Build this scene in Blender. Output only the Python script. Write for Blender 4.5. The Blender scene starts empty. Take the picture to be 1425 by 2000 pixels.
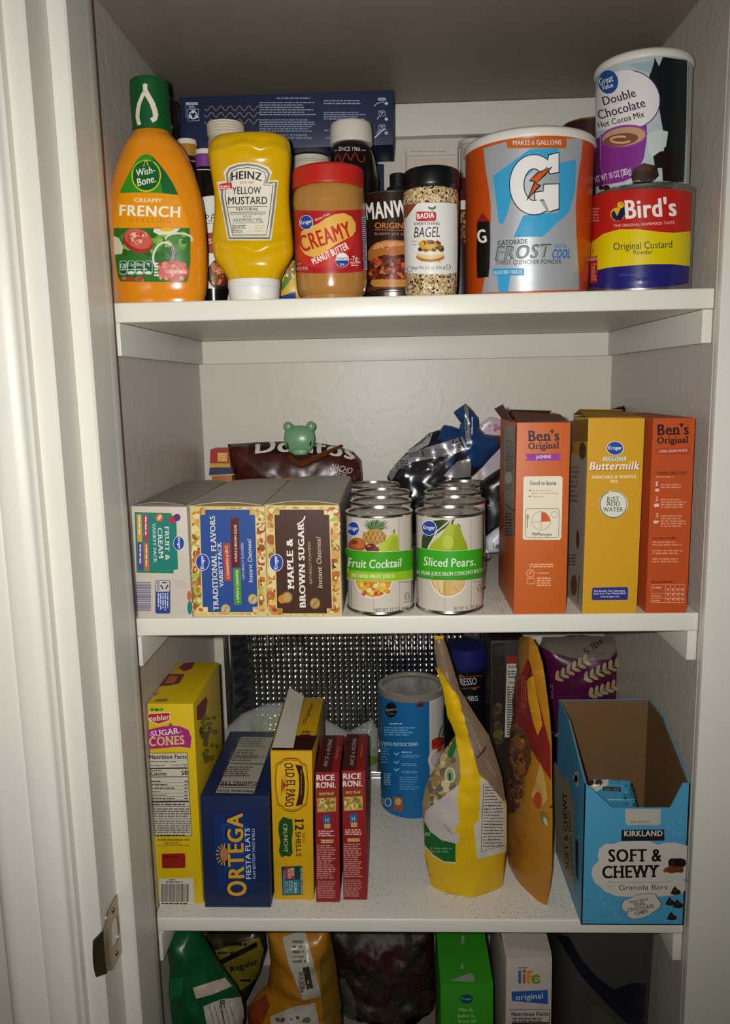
import bpy, bmesh, math, random
from mathutils import Vector, Matrix, noise
from mathutils.bvhtree import BVHTree
random.seed(7)
SC = bpy.context.scene
COL = SC.collection

# ------------------------------------------------------------------ camera
FPX = 1533.1
CAM = Vector((.28741, -.84142, -.09038))
YAW, PITCH, ROLL = -.037411, -.161068, -.020972
_f = Vector((math.sin(YAW)*math.cos(PITCH), math.cos(YAW)*math.cos(PITCH), math.sin(PITCH)))
_r = Vector((math.cos(YAW), -math.sin(YAW), 0)); _u = _r.cross(_f)
RGT = _r*math.cos(ROLL) + _u*math.sin(ROLL); UPV = _u*math.cos(ROLL) - _r*math.sin(ROLL); FWD = _f
cd = bpy.data.cameras.new('camera'); cam = bpy.data.objects.new('camera', cd); COL.objects.link(cam)
cd.sensor_fit = 'VERTICAL'; cd.sensor_height = 24; cd.sensor_width = 17.1; cd.lens = FPX/2000*24
cd.clip_start = .01; cd.clip_end = 50
cam.matrix_world = Matrix(((RGT.x, UPV.x, -FWD.x, CAM.x), (RGT.y, UPV.y, -FWD.y, CAM.y), (RGT.z, UPV.z, -FWD.z, CAM.z), (0, 0, 0, 1)))
SC.camera = cam

# ------------------------------------------------------------------ light: the phone's flash beside the lens, a dim room behind
w = bpy.data.worlds.new('dim_room'); SC.world = w; w.use_nodes = True
w.node_tree.nodes['Background'].inputs[0].default_value = (1, .86, .72, 1)
w.node_tree.nodes['Background'].inputs[1].default_value = .03
ld = bpy.data.lights.new('phone_flash', 'SPOT'); ld.energy = 30; ld.color = (1, .98, .935)
ld.shadow_soft_size = .007; ld.spot_size = math.radians(122); ld.spot_blend = 1.0
lo = bpy.data.objects.new('phone_flash', ld); COL.objects.link(lo)
lo.location = CAM - RGT*.022 + UPV*.012 - FWD*.002
_t = (FWD + UPV*.07 - RGT*.06).normalized()
lo.rotation_euler = _t.to_track_quat('-Z', 'Y').to_euler()
vs = SC.view_settings
SC.display_settings.display_device = 'sRGB'
vs.view_transform = 'Standard'; vs.look = 'None'; vs.gamma = 1; vs.use_curve_mapping = False
vs.exposure = 0.0

# ------------------------------------------------------------------ helpers
W, D = .62, .380
Z0, Z1, Z2, Z3 = .305, 0.0, -.3445, -.7170
ST = .0208
ZF = -1.09                      # floor
CR = {'A': (200, 120, 3.5625), 'B': (540, 160, 3.75), 'C': (880, 80, 2.6147), 'D': (220, 560, 1.1826), 'E': (230, 800, 3.032),
      'F': (640, 760, 3.75), 'G': (960, 760, 3.2386), 'H': (260, 1230, 3.3333), 'I': (500, 1230, 3.3346), 'J': (700, 1230, 3.334),
      'K': (980, 1230, 3.3333), 'L': (300, 1780, 2.5446), 'M': (840, 1780, 2.436), 'N': (0, 1200, 2.5), 'P': (0, 0, 1)}
def cp(c, x, y):
    a = CR[c]; return a[0] + x/a[2], a[1] + y/a[2]
def rayd(px, py):
    return FWD + RGT*((px-712.5)/FPX) - UPV*((py-1000)/FPX)
def PX(P):
    d = P-CAM; z = d.dot(FWD); return Vector((712.5+FPX*d.dot(RGT)/z, 1000-FPX*d.dot(UPV)/z))
def emboss(geo, M, crop, lines, amp, width):
    """raise soft ridges on the front of a moulded bottle along lines read off the photograph"""
    S = [[Vector(cp(crop, *p)) for p in l] for l in lines]
    for v in geo[0]:
        if v.y > 0: continue
        q = PX(M @ v); m = 1e9
        for l in S:
            for a, b in zip(l, l[1:]):
                d = b-a; u = max(0, min(1, (q-a).dot(d)/d.length_squared)); m = min(m, (a+d*u-q).length)
        v.y -= amp*math.exp(-(m/width)**2)
def UY(p, Y):
    d = rayd(*p); return CAM + d*((Y-CAM.y)/d.y)
def UZ(p, Z):
    d = rayd(*p); return CAM + d*((Z-CAM.z)/d.z)

def lin(h):
    h = h.lstrip('#'); v = [int(h[i:i+2], 16)/255 for i in (0, 2, 4)]
    return tuple(x/12.92 if x <= .04045 else ((x+.055)/1.055)**2.4 for x in v)
_mats = {}
def mat(hexc, rough=.45, metal=0, spec=.4, noise_amt=0, nscale=60, bump=0, bscale=300, coat=0, alpha=1, trans=0, speck=None, sscale=400, sthr=.62):
    key = (hexc, rough, metal, spec, noise_amt, nscale, bump, bscale, coat, alpha, trans, speck, sscale, sthr)
    if key in _mats: return _mats[key]
    m = bpy.data.materials.new('surface_' + hexc.lstrip('#')); m.use_nodes = True
    nt = m.node_tree; b = nt.nodes['Principled BSDF']
    c = lin(hexc); b.inputs['Base Color'].default_value = (*c, 1)
    b.inputs['Roughness'].default_value = rough; b.inputs['Metallic'].default_value = metal
    b.inputs['Specular IOR Level'].default_value = spec
    b.inputs['Coat Weight'].default_value = coat; b.inputs['Coat Roughness'].default_value = .08
    b.inputs['Alpha'].default_value = alpha; b.inputs['Transmission Weight'].default_value = trans
    tc = None
    if noise_amt or bump or speck:
        tc = nt.nodes.new('ShaderNodeTexCoord')
    if noise_amt:
        n = nt.nodes.new('ShaderNodeTexNoise'); n.inputs['Scale'].default_value = nscale; n.inputs['Detail'].default_value = 4
        nt.links.new(tc.outputs['Object'], n.inputs['Vector'])
        mr = nt.nodes.new('ShaderNodeMapRange'); mr.inputs['From Min'].default_value = .3; mr.inputs['From Max'].default_value = .7
        mr.inputs['To Min'].default_value = 1-noise_amt; mr.inputs['To Max'].default_value = 1+noise_amt
        nt.links.new(n.outputs['Fac'], mr.inputs['Value'])
        hv = nt.nodes.new('ShaderNodeHueSaturation'); hv.inputs['Color'].default_value = (*c, 1)
        nt.links.new(mr.outputs['Result'], hv.inputs['Value']); nt.links.new(hv.outputs['Color'], b.inputs['Base Color'])
    if speck:
        n = nt.nodes.new('ShaderNodeTexNoise'); n.inputs['Scale'].default_value = sscale; n.inputs['Detail'].default_value = 2
        nt.links.new(tc.outputs['Object'], n.inputs['Vector'])
        r = nt.nodes.new('ShaderNodeValToRGB'); r.color_ramp.elements[0].position = sthr; r.color_ramp.elements[1].position = sthr+.04
        r.color_ramp.elements[0].color = (*c, 1); r.color_ramp.elements[1].color = (*lin(speck), 1)
        nt.links.new(n.outputs['Fac'], r.inputs['Fac']); nt.links.new(r.outputs['Color'], b.inputs['Base Color'])
    if bump:
        n = nt.nodes.new('ShaderNodeTexNoise'); n.inputs['Scale'].default_value = bscale; n.inputs['Detail'].default_value = 3
        nt.links.new(tc.outputs['Object'], n.inputs['Vector'])
        bp = nt.nodes.new('ShaderNodeBump'); bp.inputs['Strength'].default_value = bump; bp.inputs['Distance'].default_value = .002
        nt.links.new(n.outputs['Fac'], bp.inputs['Height']); nt.links.new(bp.outputs['Normal'], b.inputs['Normal'])
    _mats[key] = m
    return m

def tag(o, label=None, cat=None, group=None, kind=None):
    if label: o['label'] = label
    if cat: o['category'] = cat
    if group: o['group'] = group
    if kind: o['kind'] = kind
    return o
def mk(name, verts, faces, mats, parent=None, midx=None, smooth=False, ang=40, label=None):
    me = bpy.data.meshes.new(name); me.from_pydata([tuple(v) for v in verts], [], faces)
    if not isinstance(mats, (list, tuple)): mats = [mats]
    for m in mats: me.materials.append(m)
    if midx: me.polygons.foreach_set('material_index', midx)
    if smooth:
        me.shade_smooth(); me.set_sharp_from_angle(angle=math.radians(ang))
    me.update()
    o = bpy.data.objects.new(name, me); COL.objects.link(o)
    if parent: o.parent = parent
    if label: o['label'] = label
    return o
class Thing:
    def __init__(s, name, label, cat, loc, rz=0, group=None, M=None):
        s.M = M if M is not None else Matrix.Translation(loc) @ Matrix.Rotation(rz, 4, 'Z')
        s.o = bpy.data.objects.new(name, None); COL.objects.link(s.o); s.o.empty_display_size = .03
        s.o.matrix_basis = s.M; s.Mi = s.M.inverted()
        tag(s.o, label, cat, group)
    def ray(s, px, py):
        return s.Mi @ CAM, (s.Mi.to_3x3() @ rayd(px, py)).normalized()
    def plane(s, o, n):
        o = Vector(o); n = Vector(n).normalized()
        def f(px, py, off):
            a, d = s.ray(px, py); return a + d*((o-a).dot(n)/d.dot(n)) + n*off
        return f, False
    def bvh(s, *geos):
        V = []; Fs = []
        for v, fc in geos:
            k = len(V); V += [Vector(x) for x in v]; Fs += [[i+k for i in q] for q in fc]
        t = BVHTree.FromPolygons(V, Fs); c = sum(V, Vector())/len(V)
        def f(px, py, off):
            a, d = s.ray(px, py); h, n, i, dist = t.ray_cast(a, d)
            if h is None:
                q = a + d*((c-a).dot(d)); h, n, i, dist = t.find_nearest(q)
                n = -d
            if n.dot(d) > 0: n = -n
            return h + n*off
        return f, 2 if any(isinstance(q, PG) for q in geos) else True
def copy_thing(t, loc, label, group=None):
    r = t.o.copy(); COL.objects.link(r); r.location = loc; r['label'] = label
    if group: r['group'] = group
    for ch in t.o.children:
        c = ch.copy(); COL.objects.link(c); c.parent = r
        for g in ch.children:
            e = g.copy(); COL.objects.link(e); e.parent = c
    return r

# ---- mesh makers: each returns (verts, faces)
def g_box(x0, x1, y0, y1, z0, z1, bev=0, seg=2):
    return g_hexa([(x0, y0, z0), (x1, y0, z0), (x1, y1, z0), (x0, y1, z0), (x0, y0, z1), (x1, y0, z1), (x1, y1, z1), (x0, y1, z1)], bev, seg)
def g_hexa(p, bev=0, seg=2):
    bm = bmesh.new(); v = [bm.verts.new(q) for q in p]
    for f in ((3, 2, 1, 0), (4, 5, 6, 7), (0, 1, 5, 4), (1, 2, 6, 5), (2, 3, 7, 6), (3, 0, 4, 7)): bm.faces.new([v[i] for i in f])
    if bev: bmesh.ops.bevel(bm, geom=bm.edges[:], offset=bev, segments=seg, affect='EDGES', profile=.6)
    return from_bm(bm)
def from_bm(bm):
    bmesh.ops.recalc_face_normals(bm, faces=bm.faces[:]); bm.verts.index_update()
    V = [v.co.copy() for v in bm.verts]; Fc = [[v.index for v in f.verts] for f in bm.faces]; bm.free(); return V, Fc
def g_prism(pts, axis, a, b, bev=0):
    """polygon pts (2D) extruded along axis from a to b"""
    def P(q, t): return {'x': (t, q[0], q[1]), 'y': (q[0], t, q[1]), 'z': (q[0], q[1], t)}[axis]
    bm = bmesh.new(); A = [bm.verts.new(P(q, a)) for q in pts]; B = [bm.verts.new(P(q, b)) for q in pts]; n = len(pts)
    bm.faces.new(A[::-1]); bm.faces.new(B)
    for i in range(n): bm.faces.new((A[i], A[(i+1) % n], B[(i+1) % n], B[i]))
    if bev: bmesh.ops.bevel(bm, geom=bm.edges[:], offset=bev, segments=2, affect='EDGES')
    return from_bm(bm)
def g_loft(rows, seg=56, sq=2.0, cap=True):
    """rows (xc,yc,z,rx,ry); sq = superellipse power"""
    V = []; Fc = []
    for (xc, yc, z, rx, ry) in rows:
        for k in range(seg):
            a = 2*math.pi*k/seg; c, s = math.cos(a), math.sin(a)
            V.append(Vector((xc + rx*math.copysign(abs(c)**(2/sq), c), yc + ry*math.copysign(abs(s)**(2/sq), s), z)))
    for i in range(len(rows)-1):
        for k in range(seg):
            Fc.append([i*seg+k, i*seg+(k+1) % seg, (i+1)*seg+(k+1) % seg, (i+1)*seg+k])
    if cap:
        Fc.append(list(range(seg))[::-1]); Fc.append([(len(rows)-1)*seg+k for k in range(seg)])
    if len(rows) > 1 and rows[0][2] > rows[-1][2]: Fc = [f[::-1] for f in Fc]
    return V, Fc
def g_lathe(prof, seg=56, cap=True):
    return g_loft([(0, 0, z, r, r) for r, z in prof], seg, 2.0, cap)
def g_tube(pts, r, seg=8):
    pts = [Vector(p) for p in pts]; V = []; Fc = []
    for i, p in enumerate(pts):
        t = (pts[min(i+1, len(pts)-1)] - pts[max(i-1, 0)]).normalized()
        a = t.orthogonal().normalized() if i == 0 else (a - t*a.dot(t)).normalized()
        b = t.cross(a); rr = r[i] if isinstance(r, (list, tuple)) else r
        for k in range(seg):
            w_ = 2*math.pi*k/seg; V.append(p + a*(rr*math.cos(w_)) + b*(rr*math.sin(w_)))
    for i in range(len(pts)-1):
        for k in range(seg): Fc.append([i*seg+k, i*seg+(k+1) % seg, (i+1)*seg+(k+1) % seg, (i+1)*seg+k])
    Fc.append(list(range(seg))[::-1]); Fc.append([(len(pts)-1)*seg+k for k in range(seg)])
    return V, Fc
def g_join(*gs):
    V = []; Fc = []
    for v, f in gs:
        k = len(V); V += list(v); Fc += [[i+k for i in q] for q in f]
    return V, Fc
def g_sphere(c, rx, ry, rz, seg=20, rings=12):
    rows = []
    for i in range(1, rings):
        a = -math.pi/2 + math.pi*i/rings; rows.append((c[0], c[1], c[2]+rz*math.sin(a), rx*math.cos(a), ry*math.cos(a)))
    return g_loft(rows, seg)

class PG(tuple): pass
# ---- 2D cutting shared by printing and bags
def cut2d(pts, step, tri=True):
    bm = bmesh.new(); vs_ = [bm.verts.new((x, y, 0)) for x, y in pts]
    bm.faces.new(vs_)
    if len(pts) > 4 and tri:
        bm.normal_update()
        bmesh.ops.triangulate(bm, faces=bm.faces[:])
    if step: grid_cut(bm, step)
    return bm
def grid_cut(bm, step):
    for ax in (0, 1):
        lo_ = min(v.co[ax] for v in bm.verts); hi = max(v.co[ax] for v in bm.verts)
        k = math.floor(lo_/step)+1
        while k*step < hi-1e-6:
            co = [0, 0, 0]; no = [0, 0, 0]; co[ax] = k*step; no[ax] = 1
            bmesh.ops.bisect_plane(bm, geom=bm.verts[:]+bm.edges[:]+bm.faces[:], dist=1e-6, plane_co=co, plane_no=no); k += 1

# ---- glyphs, made once from the built-in font
GL = {}; ADV = {}
CHARS = "ABCDEFGHIJKLMNOPQRSTUVWXYZabcdefghijklmnopqrstuvwxyz0123456789&.,-'%()!/+*:?"
def _glyphs():
    obs = []
    def t(body, off):
        cu = bpy.data.curves.new('t', 'FONT'); cu.body = body; cu.offset = off; cu.resolution_u = 3
        cu.fill_mode = 'FRONT'
        o = bpy.data.objects.new('t', cu); COL.objects.link(o); obs.append(o); return o
    T = []
    for c in CHARS:
        T.append((c, 'r', t(c, 0)))
        T.append((c, 'adv', t('H'+c+'H', 0)))
    T.append((' ', 'adv', t('H H', 0))); T.append(('', 'adv', t('HH', 0)))
    bpy.context.view_layer.update(); dg = bpy.context.evaluated_depsgraph_get()
    xm = {}
    for c, wk, o in T:
        e = o.evaluated_get(dg); me = e.to_mesh()
        if wk == 'adv': xm[c] = max(v.co.x for v in me.vertices)
        else: GL[c, wk] = ([(v.co.x, v.co.y) for v in me.vertices], [list(p.vertices) for p in me.polygons])
        e.to_mesh_clear()
    for c in xm:
        if c: ADV[c] = xm[c] - xm['']
    for o in obs:
        cu = o.data; bpy.data.objects.remove(o); bpy.data.curves.remove(cu)
_glyphs()
BOLD = {'r': ((0, 0),), 'b': ((-.016, 0), (.016, 0)), 'x': ((-.034, -.006), (0, .008), (.034, -.006), (-.034, .012), (.034, .012))}
CAPH = max(y for x, y in GL['H', 'r'][0])
_slab = {}
def slab_rects(c, wk):
    if (c, wk) in _slab: return _slab[c, wk]
    V, Fc = GL[c, wk]; R_ = []
    top = max(y for x, y in V) if V else 0
    for yy, edge in ((.05*CAPH, 0), (.93*CAPH, 1)):
        if edge and top < .9*CAPH: continue
        iv = []
        for f in Fc:
            xs = []
            for i in range(len(f)):
                (x0, y0), (x1, y1) = V[f[i]], V[f[(i+1) % len(f)]]
                if (y0-yy)*(y1-yy) < 0: xs.append(x0+(x1-x0)*(yy-y0)/(y1-y0))
            if len(xs) >= 2: iv.append((min(xs), max(xs)))
        iv.sort(); mg = []
        for a, b in iv:
            if mg and a <= mg[-1][1]+.01: mg[-1][1] = max(mg[-1][1], b)
            else: mg.append([a, b])
        for a, b in mg:
            if b-a < .26 and c not in 'SCGOQJ&869350,.-sceoagq':
                z0 = 0 if not edge else CAPH*.87; R_.append((a-.06, z0, b+.06, z0+CAPH*.13))
    _slab[c, wk] = R_
    return R_
def text_geo(s, wk='r', slab=False, track=0):
    """list of (verts, faces): the letters, their heavier overprints and the slab serifs"""
    out = []; ex = {'r': 0, 'b': .02, 'x': .05}[wk]
    for i, (dx, dy) in enumerate(BOLD[wk]):
        V = []; Fc = []; S = []; SF = []; pen = 0
        for c in s:
            if c == ' ': pen += ADV[' '] + track; continue
            v, f = GL[c, 'r']; k = len(V)
            V += [(x+pen+dx, y+dy) for x, y in v]; Fc += [[i_+k for i_ in q] for q in f]
            if slab and i == 0:
                for a, z0, b, z1 in slab_rects(c, 'r'):
                    k = len(S); S += [(a+pen-ex, z0), (b+pen+ex, z0), (b+pen+ex, z1), (a+pen-ex, z1)]; SF.append([k, k+1, k+2, k+3])
            pen += ADV[c] + track + ex
        out.append((V, Fc))
        if S: out.append((S, SF))
    x0 = min(x for V, f in out for x, y in V); x1 = max(x for V, f in out for x, y in V)
    return [([((x-x0)/(x1-x0), y/CAPH) for x, y in V], Fc) for V, Fc in out]

LAY = .00005
class Art:
    """printing laid on a surface; coordinates are read off the photograph and dropped on to the surface"""
    def __init__(s, surf, crop, rough=.4, step=4.5, base=.00025):
        s.f, s.curved = surf; s.crop = crop; s.rough = rough; s.step = step; s.V = []; s.F = []; s.m = []; s.mats = []; s.n = 0; s.base = base if s.curved != 2 else .0009
        if s.curved == 2: s.step = 4.5
    def mi(s, col):
        m = col if not isinstance(col, str) else mat(col, s.rough)
        if m not in s.mats: s.mats.append(m)
        return s.mats.index(m)
    def add(s, geo, col):
        k = len(s.V); s.V += list(geo[0]); s.F += [[i+k for i in q] for q in geo[1]]; s.m += [s.mi(col)]*len(geo[1])
    def _bm(s, bm, col, lay):
        if lay is None: s.n += 1; lay = s.n
        mi = s.mi(col); off = s.base + LAY*lay; k = len(s.V)
        bm.verts.index_update()
        for v in bm.verts: s.V.append(s.f(v.co.x, v.co.y, off))
        for f in bm.faces:
            q = [v.index+k for v in f.verts]
            if f.normal.z > 0: q.reverse()
            s.F.append(q); s.m.append(mi)
        bm.free()
    def poly(s, pts, col, lay=None, raw=False):
        P = pts if raw else [cp(s.crop, *p) for p in pts]
        bm = cut2d(P, s.step if s.curved else 0)
        bm.normal_update(); s._bm(bm, col, lay)
    def rect(s, x0, y0, x1, y1, col, lay=None, rnd=0):
        if rnd:
            pts = []
            for cx, cy, a0 in ((x1-rnd, y0+rnd, -90), (x1-rnd, y1-rnd, 0), (x0+rnd, y1-rnd, 90), (x0+rnd, y0+rnd, 180)):
                for k in range(5):
                    a = math.radians(a0+k*22.5); pts.append((cx+rnd*math.cos(a), cy+rnd*math.sin(a)))
            s.poly(pts, col, lay)
        else: s.poly([(x0, y0), (x1, y0), (x1, y1), (x0, y1)], col, lay)
    def ell(s, cx, cy, rx, ry, col, ang=0, lay=None, n=28):
        ca, sa = math.cos(math.radians(ang)), math.sin(math.radians(ang)); pts = []
        for k in range(n):
            a = 2*math.pi*k/n; x, y = rx*math.cos(a), ry*math.sin(a); pts.append((cx+x*ca-y*sa, cy+x*sa+y*ca))
        s.poly(pts, col, lay)
    def line(s, pts, wd, col, lay=None, closed=False):
        """stroke a polyline of width wd"""
        pts = [Vector(p) for p in pts]
        if closed: pts = pts + [pts[0]]
        if lay is None: s.n += 1; lay = s.n
        L = []; Rr = []
        for i, p in enumerate(pts):
            a = pts[i-1] if i else (pts[-2] if closed else p); b = pts[i+1] if i < len(pts)-1 else (pts[1] if closed else p)
            t = (b-a).normalized(); n = Vector((-t.y, t.x))*(wd/2); L.append(p+n); Rr.append(p-n)
        for i in range(len(pts)-1): s.poly([L[i], L[i+1], Rr[i+1], Rr[i]], col, lay)
    def ring(s, cx, cy, rx, ry, wd, col, a0=0, a1=360, lay=None, ang=0):
        n = max(8, int(abs(a1-a0)/10)); ca, sa = math.cos(math.radians(ang)), math.sin(math.radians(ang)); pts = []
        for k in range(n+1):
            a = math.radians(a0+(a1-a0)*k/n); x, y = rx*math.cos(a), ry*math.sin(a); pts.append((cx+x*ca-y*sa, cy+x*sa+y*ca))
        s.line(pts, wd, col, lay)
    def text(s, t, x0, y0, x1, y1, h, col, wk='r', slab=False, shear=0, arc=0, track=0, lay=None, grow=0):
        """baseline from (x0,y0) to (x1,y1), cap height h, arc = rise of the middle of the baseline"""
        p0 = Vector(cp(s.crop, x0, y0)); p1 = Vector(cp(s.crop, x1, y1)); d = p1-p0; k = CR[s.crop][2]
        up = Vector((d.y, -d.x)).normalized(); h = h/k; arc = arc/k
        if lay is None: s.n += 1; lay = s.n
        for n_, (V, Fc) in enumerate(text_geo(t, wk, slab, track)):
            bm = bmesh.new(); vs_ = []
            for x, y in V:
                q = p0 + d*x + d.normalized()*(y*h*shear) + up*(y*h*(1+grow*x) + arc*4*x*(1-x)); vs_.append(bm.verts.new((q.x, q.y, 0)))
            for f in Fc:
                try: bm.faces.new([vs_[i] for i in f])
                except ValueError: pass
            if s.curved: grid_cut(bm, s.step)
            bm.normal_update(); s._bm(bm, col, lay + n_*.06)
    def greek(s, x0, y0, x1, y1, rows, col, fill=.55, skew=0, ragged=True, vert=False, lay=None):
        """rows of print too small to read: short bars"""
        if lay is None: s.n += 1; lay = s.n
        n = rows; a, b = (y0, y1) if not vert else (x0, x1); c, d = (x0, x1) if not vert else (y0, y1)
        for i in range(n):
            r0 = a+(b-a)*(i+.5-fill/2)/n; r1 = a+(b-a)*(i+.5+fill/2)/n
            x = c; end = d - (abs(d-c)*random.uniform(0, .25) if ragged else 0)
            ch = abs(r1-r0)
            while x < end-ch*.5:
                wd = min(ch*random.uniform(1.2, 5), end-x)
                sh = skew*((r0+r1)/2-a)
                if not vert: s.poly([(x+sh, r0), (x+wd+sh, r0), (x+wd+sh, r1), (x+sh, r1)], col, lay)
                else: s.poly([(r0, x), (r1, x), (r1, x+wd), (r0, x+wd)], col, lay)
                x += wd + ch*random.uniform(.5, .9)
    def barcode(s, x0, y0, x1, y1, col, vert=True):
        s.n += 1; x, e = (x0, x1) if vert else (y0, y1)
        while x < e:
            wd = (abs(e-x0 if vert else e-y0))*0+random.choice((1, 1.6, 2.4))*abs((x1-x0) if vert else (y1-y0))/95
            if vert: s.poly([(x, y0), (min(x+wd, e), y0), (min(x+wd, e), y1), (x, y1)], col, s.n)
            else: s.poly([(x0, x), (x1, x), (x1, min(x+wd, e)), (x0, min(x+wd, e))], col, s.n)
            x += wd*random.uniform(1.6, 2.4)
    def blobs(s, x0, y0, x1, y1, n, cols, r0, r1, asp=.7):
        k0 = s.n + 1
        for _ in range(n):
            r = random.uniform(r0, r1); s.n = k0 + (_ % 60)*.05
            cx = random.uniform(x0+r, x1-r) if x1-x0 > 2*r else (x0+x1)/2; cy = random.uniform(y0+r, y1-r) if y1-y0 > 2*r else (y0+y1)/2
            s.ell(cx, cy, r, r*random.uniform(asp, 1), random.choice(cols), random.uniform(0, 180), s.n, 10)
        s.n = k0 + 3
    def oval_logo(s, cx, cy, rx, ry, col='#1f3f94', word='Kroger', rim='#e8e6e0', wcol='#f0eeea', d=(1, 0), full=.78):
        s.ell(cx, cy, rx, ry, rim); s.ell(cx, cy, rx*.93, ry*.93, col)
        a = rx if abs(d[0]) > .5 else ry; a *= full; h = (ry if abs(d[0]) > .5 else rx)*.52
        up = (d[1], -d[0]); ox, oy = cx-up[0]*h*.35, cy-up[1]*h*.35
        s.text(word, ox-d[0]*a, oy-d[1]*a, ox+d[0]*a, oy+d[1]*a, h, wcol, 'b', shear=.12)
    def done(s, parent, name='printed_label', label=None):
        return mk(name, s.V, s.F, s.mats, parent, s.m, smooth=s.curved, ang=60, label=label)

# ---- things
def rows_world(crop, rows, Yc, z_bottom=None):
    """(y, xl, xr) read off the photo -> (xc, z, r) on the plane y = Yc"""
    out = []
    for r in rows:
        a = UY(cp(crop, r[1], r[0]), Yc); b = UY(cp(crop, r[2], r[0]), Yc)
        out.append(((a.x+b.x)/2, (a.z+b.z)/2, (b.x-a.x)/2))
    return out
def loft_px(crop, rows, Yc, loc, k=1.0, seg=56, sq=2.0, z0=None, kf=None):
    ro = []
    for i, (xc, z, r) in enumerate(rows_world(crop, rows, Yc)):
        kk = rows[i][3] if len(rows[i]) > 3 else k
        ro.append((xc-loc[0], Yc-loc[1], z-loc[2], r, r*kk))
    ro.sort(key=lambda q: q[2])
    if z0 is not None: 
        ro = [q for q in ro if q[2] > z0+1e-4]; ro = [(ro[0][0], ro[0][1], z0, ro[0][3], ro[0][4])] + ro
    return g_loft(ro, seg, sq)
def carton(name, label, cat, crop, bl, br, tr, tl, Z, col, depth=None, tb=None, bb=None, group=None, ymin=.002, rough=.5, bev=.0007, midcols=None, part='carton', turn=False):
    P0 = UZ(cp(crop, *bl), Z); P1 = UZ(cp(crop, *br), Z)
    if P0.y < ymin: P0 = UY(cp(crop, *bl), ymin)
    if P1.y < ymin: P1 = UY(cp(crop, *br), ymin)
    P0.z = P1.z = Z
    if not turn: P0.y = P1.y = max(P0.y, P1.y) if turn is None else min(P0.y, P1.y)
    rz = math.atan2(P1.y-P0.y, P1.x-P0.x); t = Thing(name, label, cat, P0, rz, group)
    wd = (P1-P0).length; fr = t.plane((0, 0, 0), (0, -1, 0))
    a = fr[0](*cp(crop, *tl), 0); b = fr[0](*cp(crop, *tr), 0); h = (a.z+b.z)/2
    if tb: depth = t.plane((0, 0, h), (0, 0, 1))[0](*cp(crop, *tb), 0).y
    if bb: depth = t.plane((0, 0, 0), (0, 0, 1))[0](*cp(crop, *bb), 0).y
    depth = min(depth, D-.004-max(P0.y, P1.y))
    t.w, t.h, t.d = wd, h, depth
    t.geo = g_hexa([(0, 0, 0), (wd, 0, 0), (wd, depth, 0), (0, depth, 0), (a.x, 0, a.z), (b.x, 0, b.z), (b.x, depth, b.z), (a.x, depth, a.z)], bev)
    t.body = mk(part, *t.geo, mat(col, rough, noise_amt=.03, nscale=25), t.o, smooth=True, ang=30) if col else None
    t.front = fr; t.left = t.plane((min(0, a.x)-.0001, 0, 0), (-1, 0, 0)) if abs(a.x) < .002 else t.plane((0, 0, 0), (-h, 0, a.x))
    t.right = t.plane((wd, 0, 0), (h, 0, -(b.x-wd))); t.top = t.plane((0, 0, h), (0, 0, 1))
    return t
def g_pillow(t, crop, outline, Y, thick, back=None, step=9, lump=.0, lscale=40, seed=0, power=.5, zmin=None, bot=(), plane=None):
    """bag: an outline standing in the plane y=Y (or plane=(point, normal towards the camera)), puffed out to both sides"""
    p0, nn = plane if plane else (Vector((0, Y, 0)), Vector((0, -1, 0)))
    P = [cp(crop, *p) for p in outline]
    bm = cut2d(P, step); bmesh.ops.triangulate(bm, faces=bm.faces[:]); bm.verts.index_update()
    seg = [(Vector(P[i]), Vector(P[(i+1) % len(P)])) for i in range(len(P)) if i not in bot]
    def dist(q):
        m = 1e9
        for a, b in seg:
            d = b-a; u = max(0, min(1, (q-a).dot(d)/d.length_squared)); m = min(m, (a+d*u-q).length)
        return m
    ds = [dist(v.co.xy) for v in bm.verts]; dm = max(ds); fr = []; bk = {}; V = []
    bb_ = back if back is not None else thick*.5
    for v, d in zip(bm.verts, ds):
        r = rayd(v.co.x, v.co.y); q = CAM + r*((p0-CAM).dot(nn)/r.dot(nn)); e = min(1, d/dm); prof = (1-(1-e)**2)**power
        nz = noise.noise(Vector((q.x*lscale, q.y*lscale+seed*3.7, q.z*lscale))) + .5*noise.noise(Vector((q.x*lscale*2.3, q.y*9, q.z*lscale*2.3+seed*5.1)))
        fr.append((q, prof, nz, d)); V.append(q + nn*(thick*.5*prof + (lump*nz*min(1, prof*1.5) if d > 1e-4 else 0)))
    for i, (q, prof, nz, d) in enumerate(fr):
        if d < 1e-4: bk[i] = i
        else:
            bk[i] = len(V); p = q - nn*(bb_*prof); p.y = min(p.y, D-.003); V.append(p)
    if zmin is not None:
        for v in V: v.z = max(v.z, zmin)
    bm2 = bmesh.new(); vv = [bm2.verts.new(t.Mi @ v) for v in V]
    for f in bm.faces:
        q = [v.index for v in f.verts]
        for l in (q, [bk[i] for i in q][::-1]):
            if len(set(l)) == len(l):
                try: bm2.faces.new([vv[i] for i in l])
                except ValueError: pass
    bm.free(); bmesh.ops.delete(bm2, geom=[v for v in bm2.verts if not v.link_faces], context='VERTS')
    return PG(from_bm(bm2))

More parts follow.
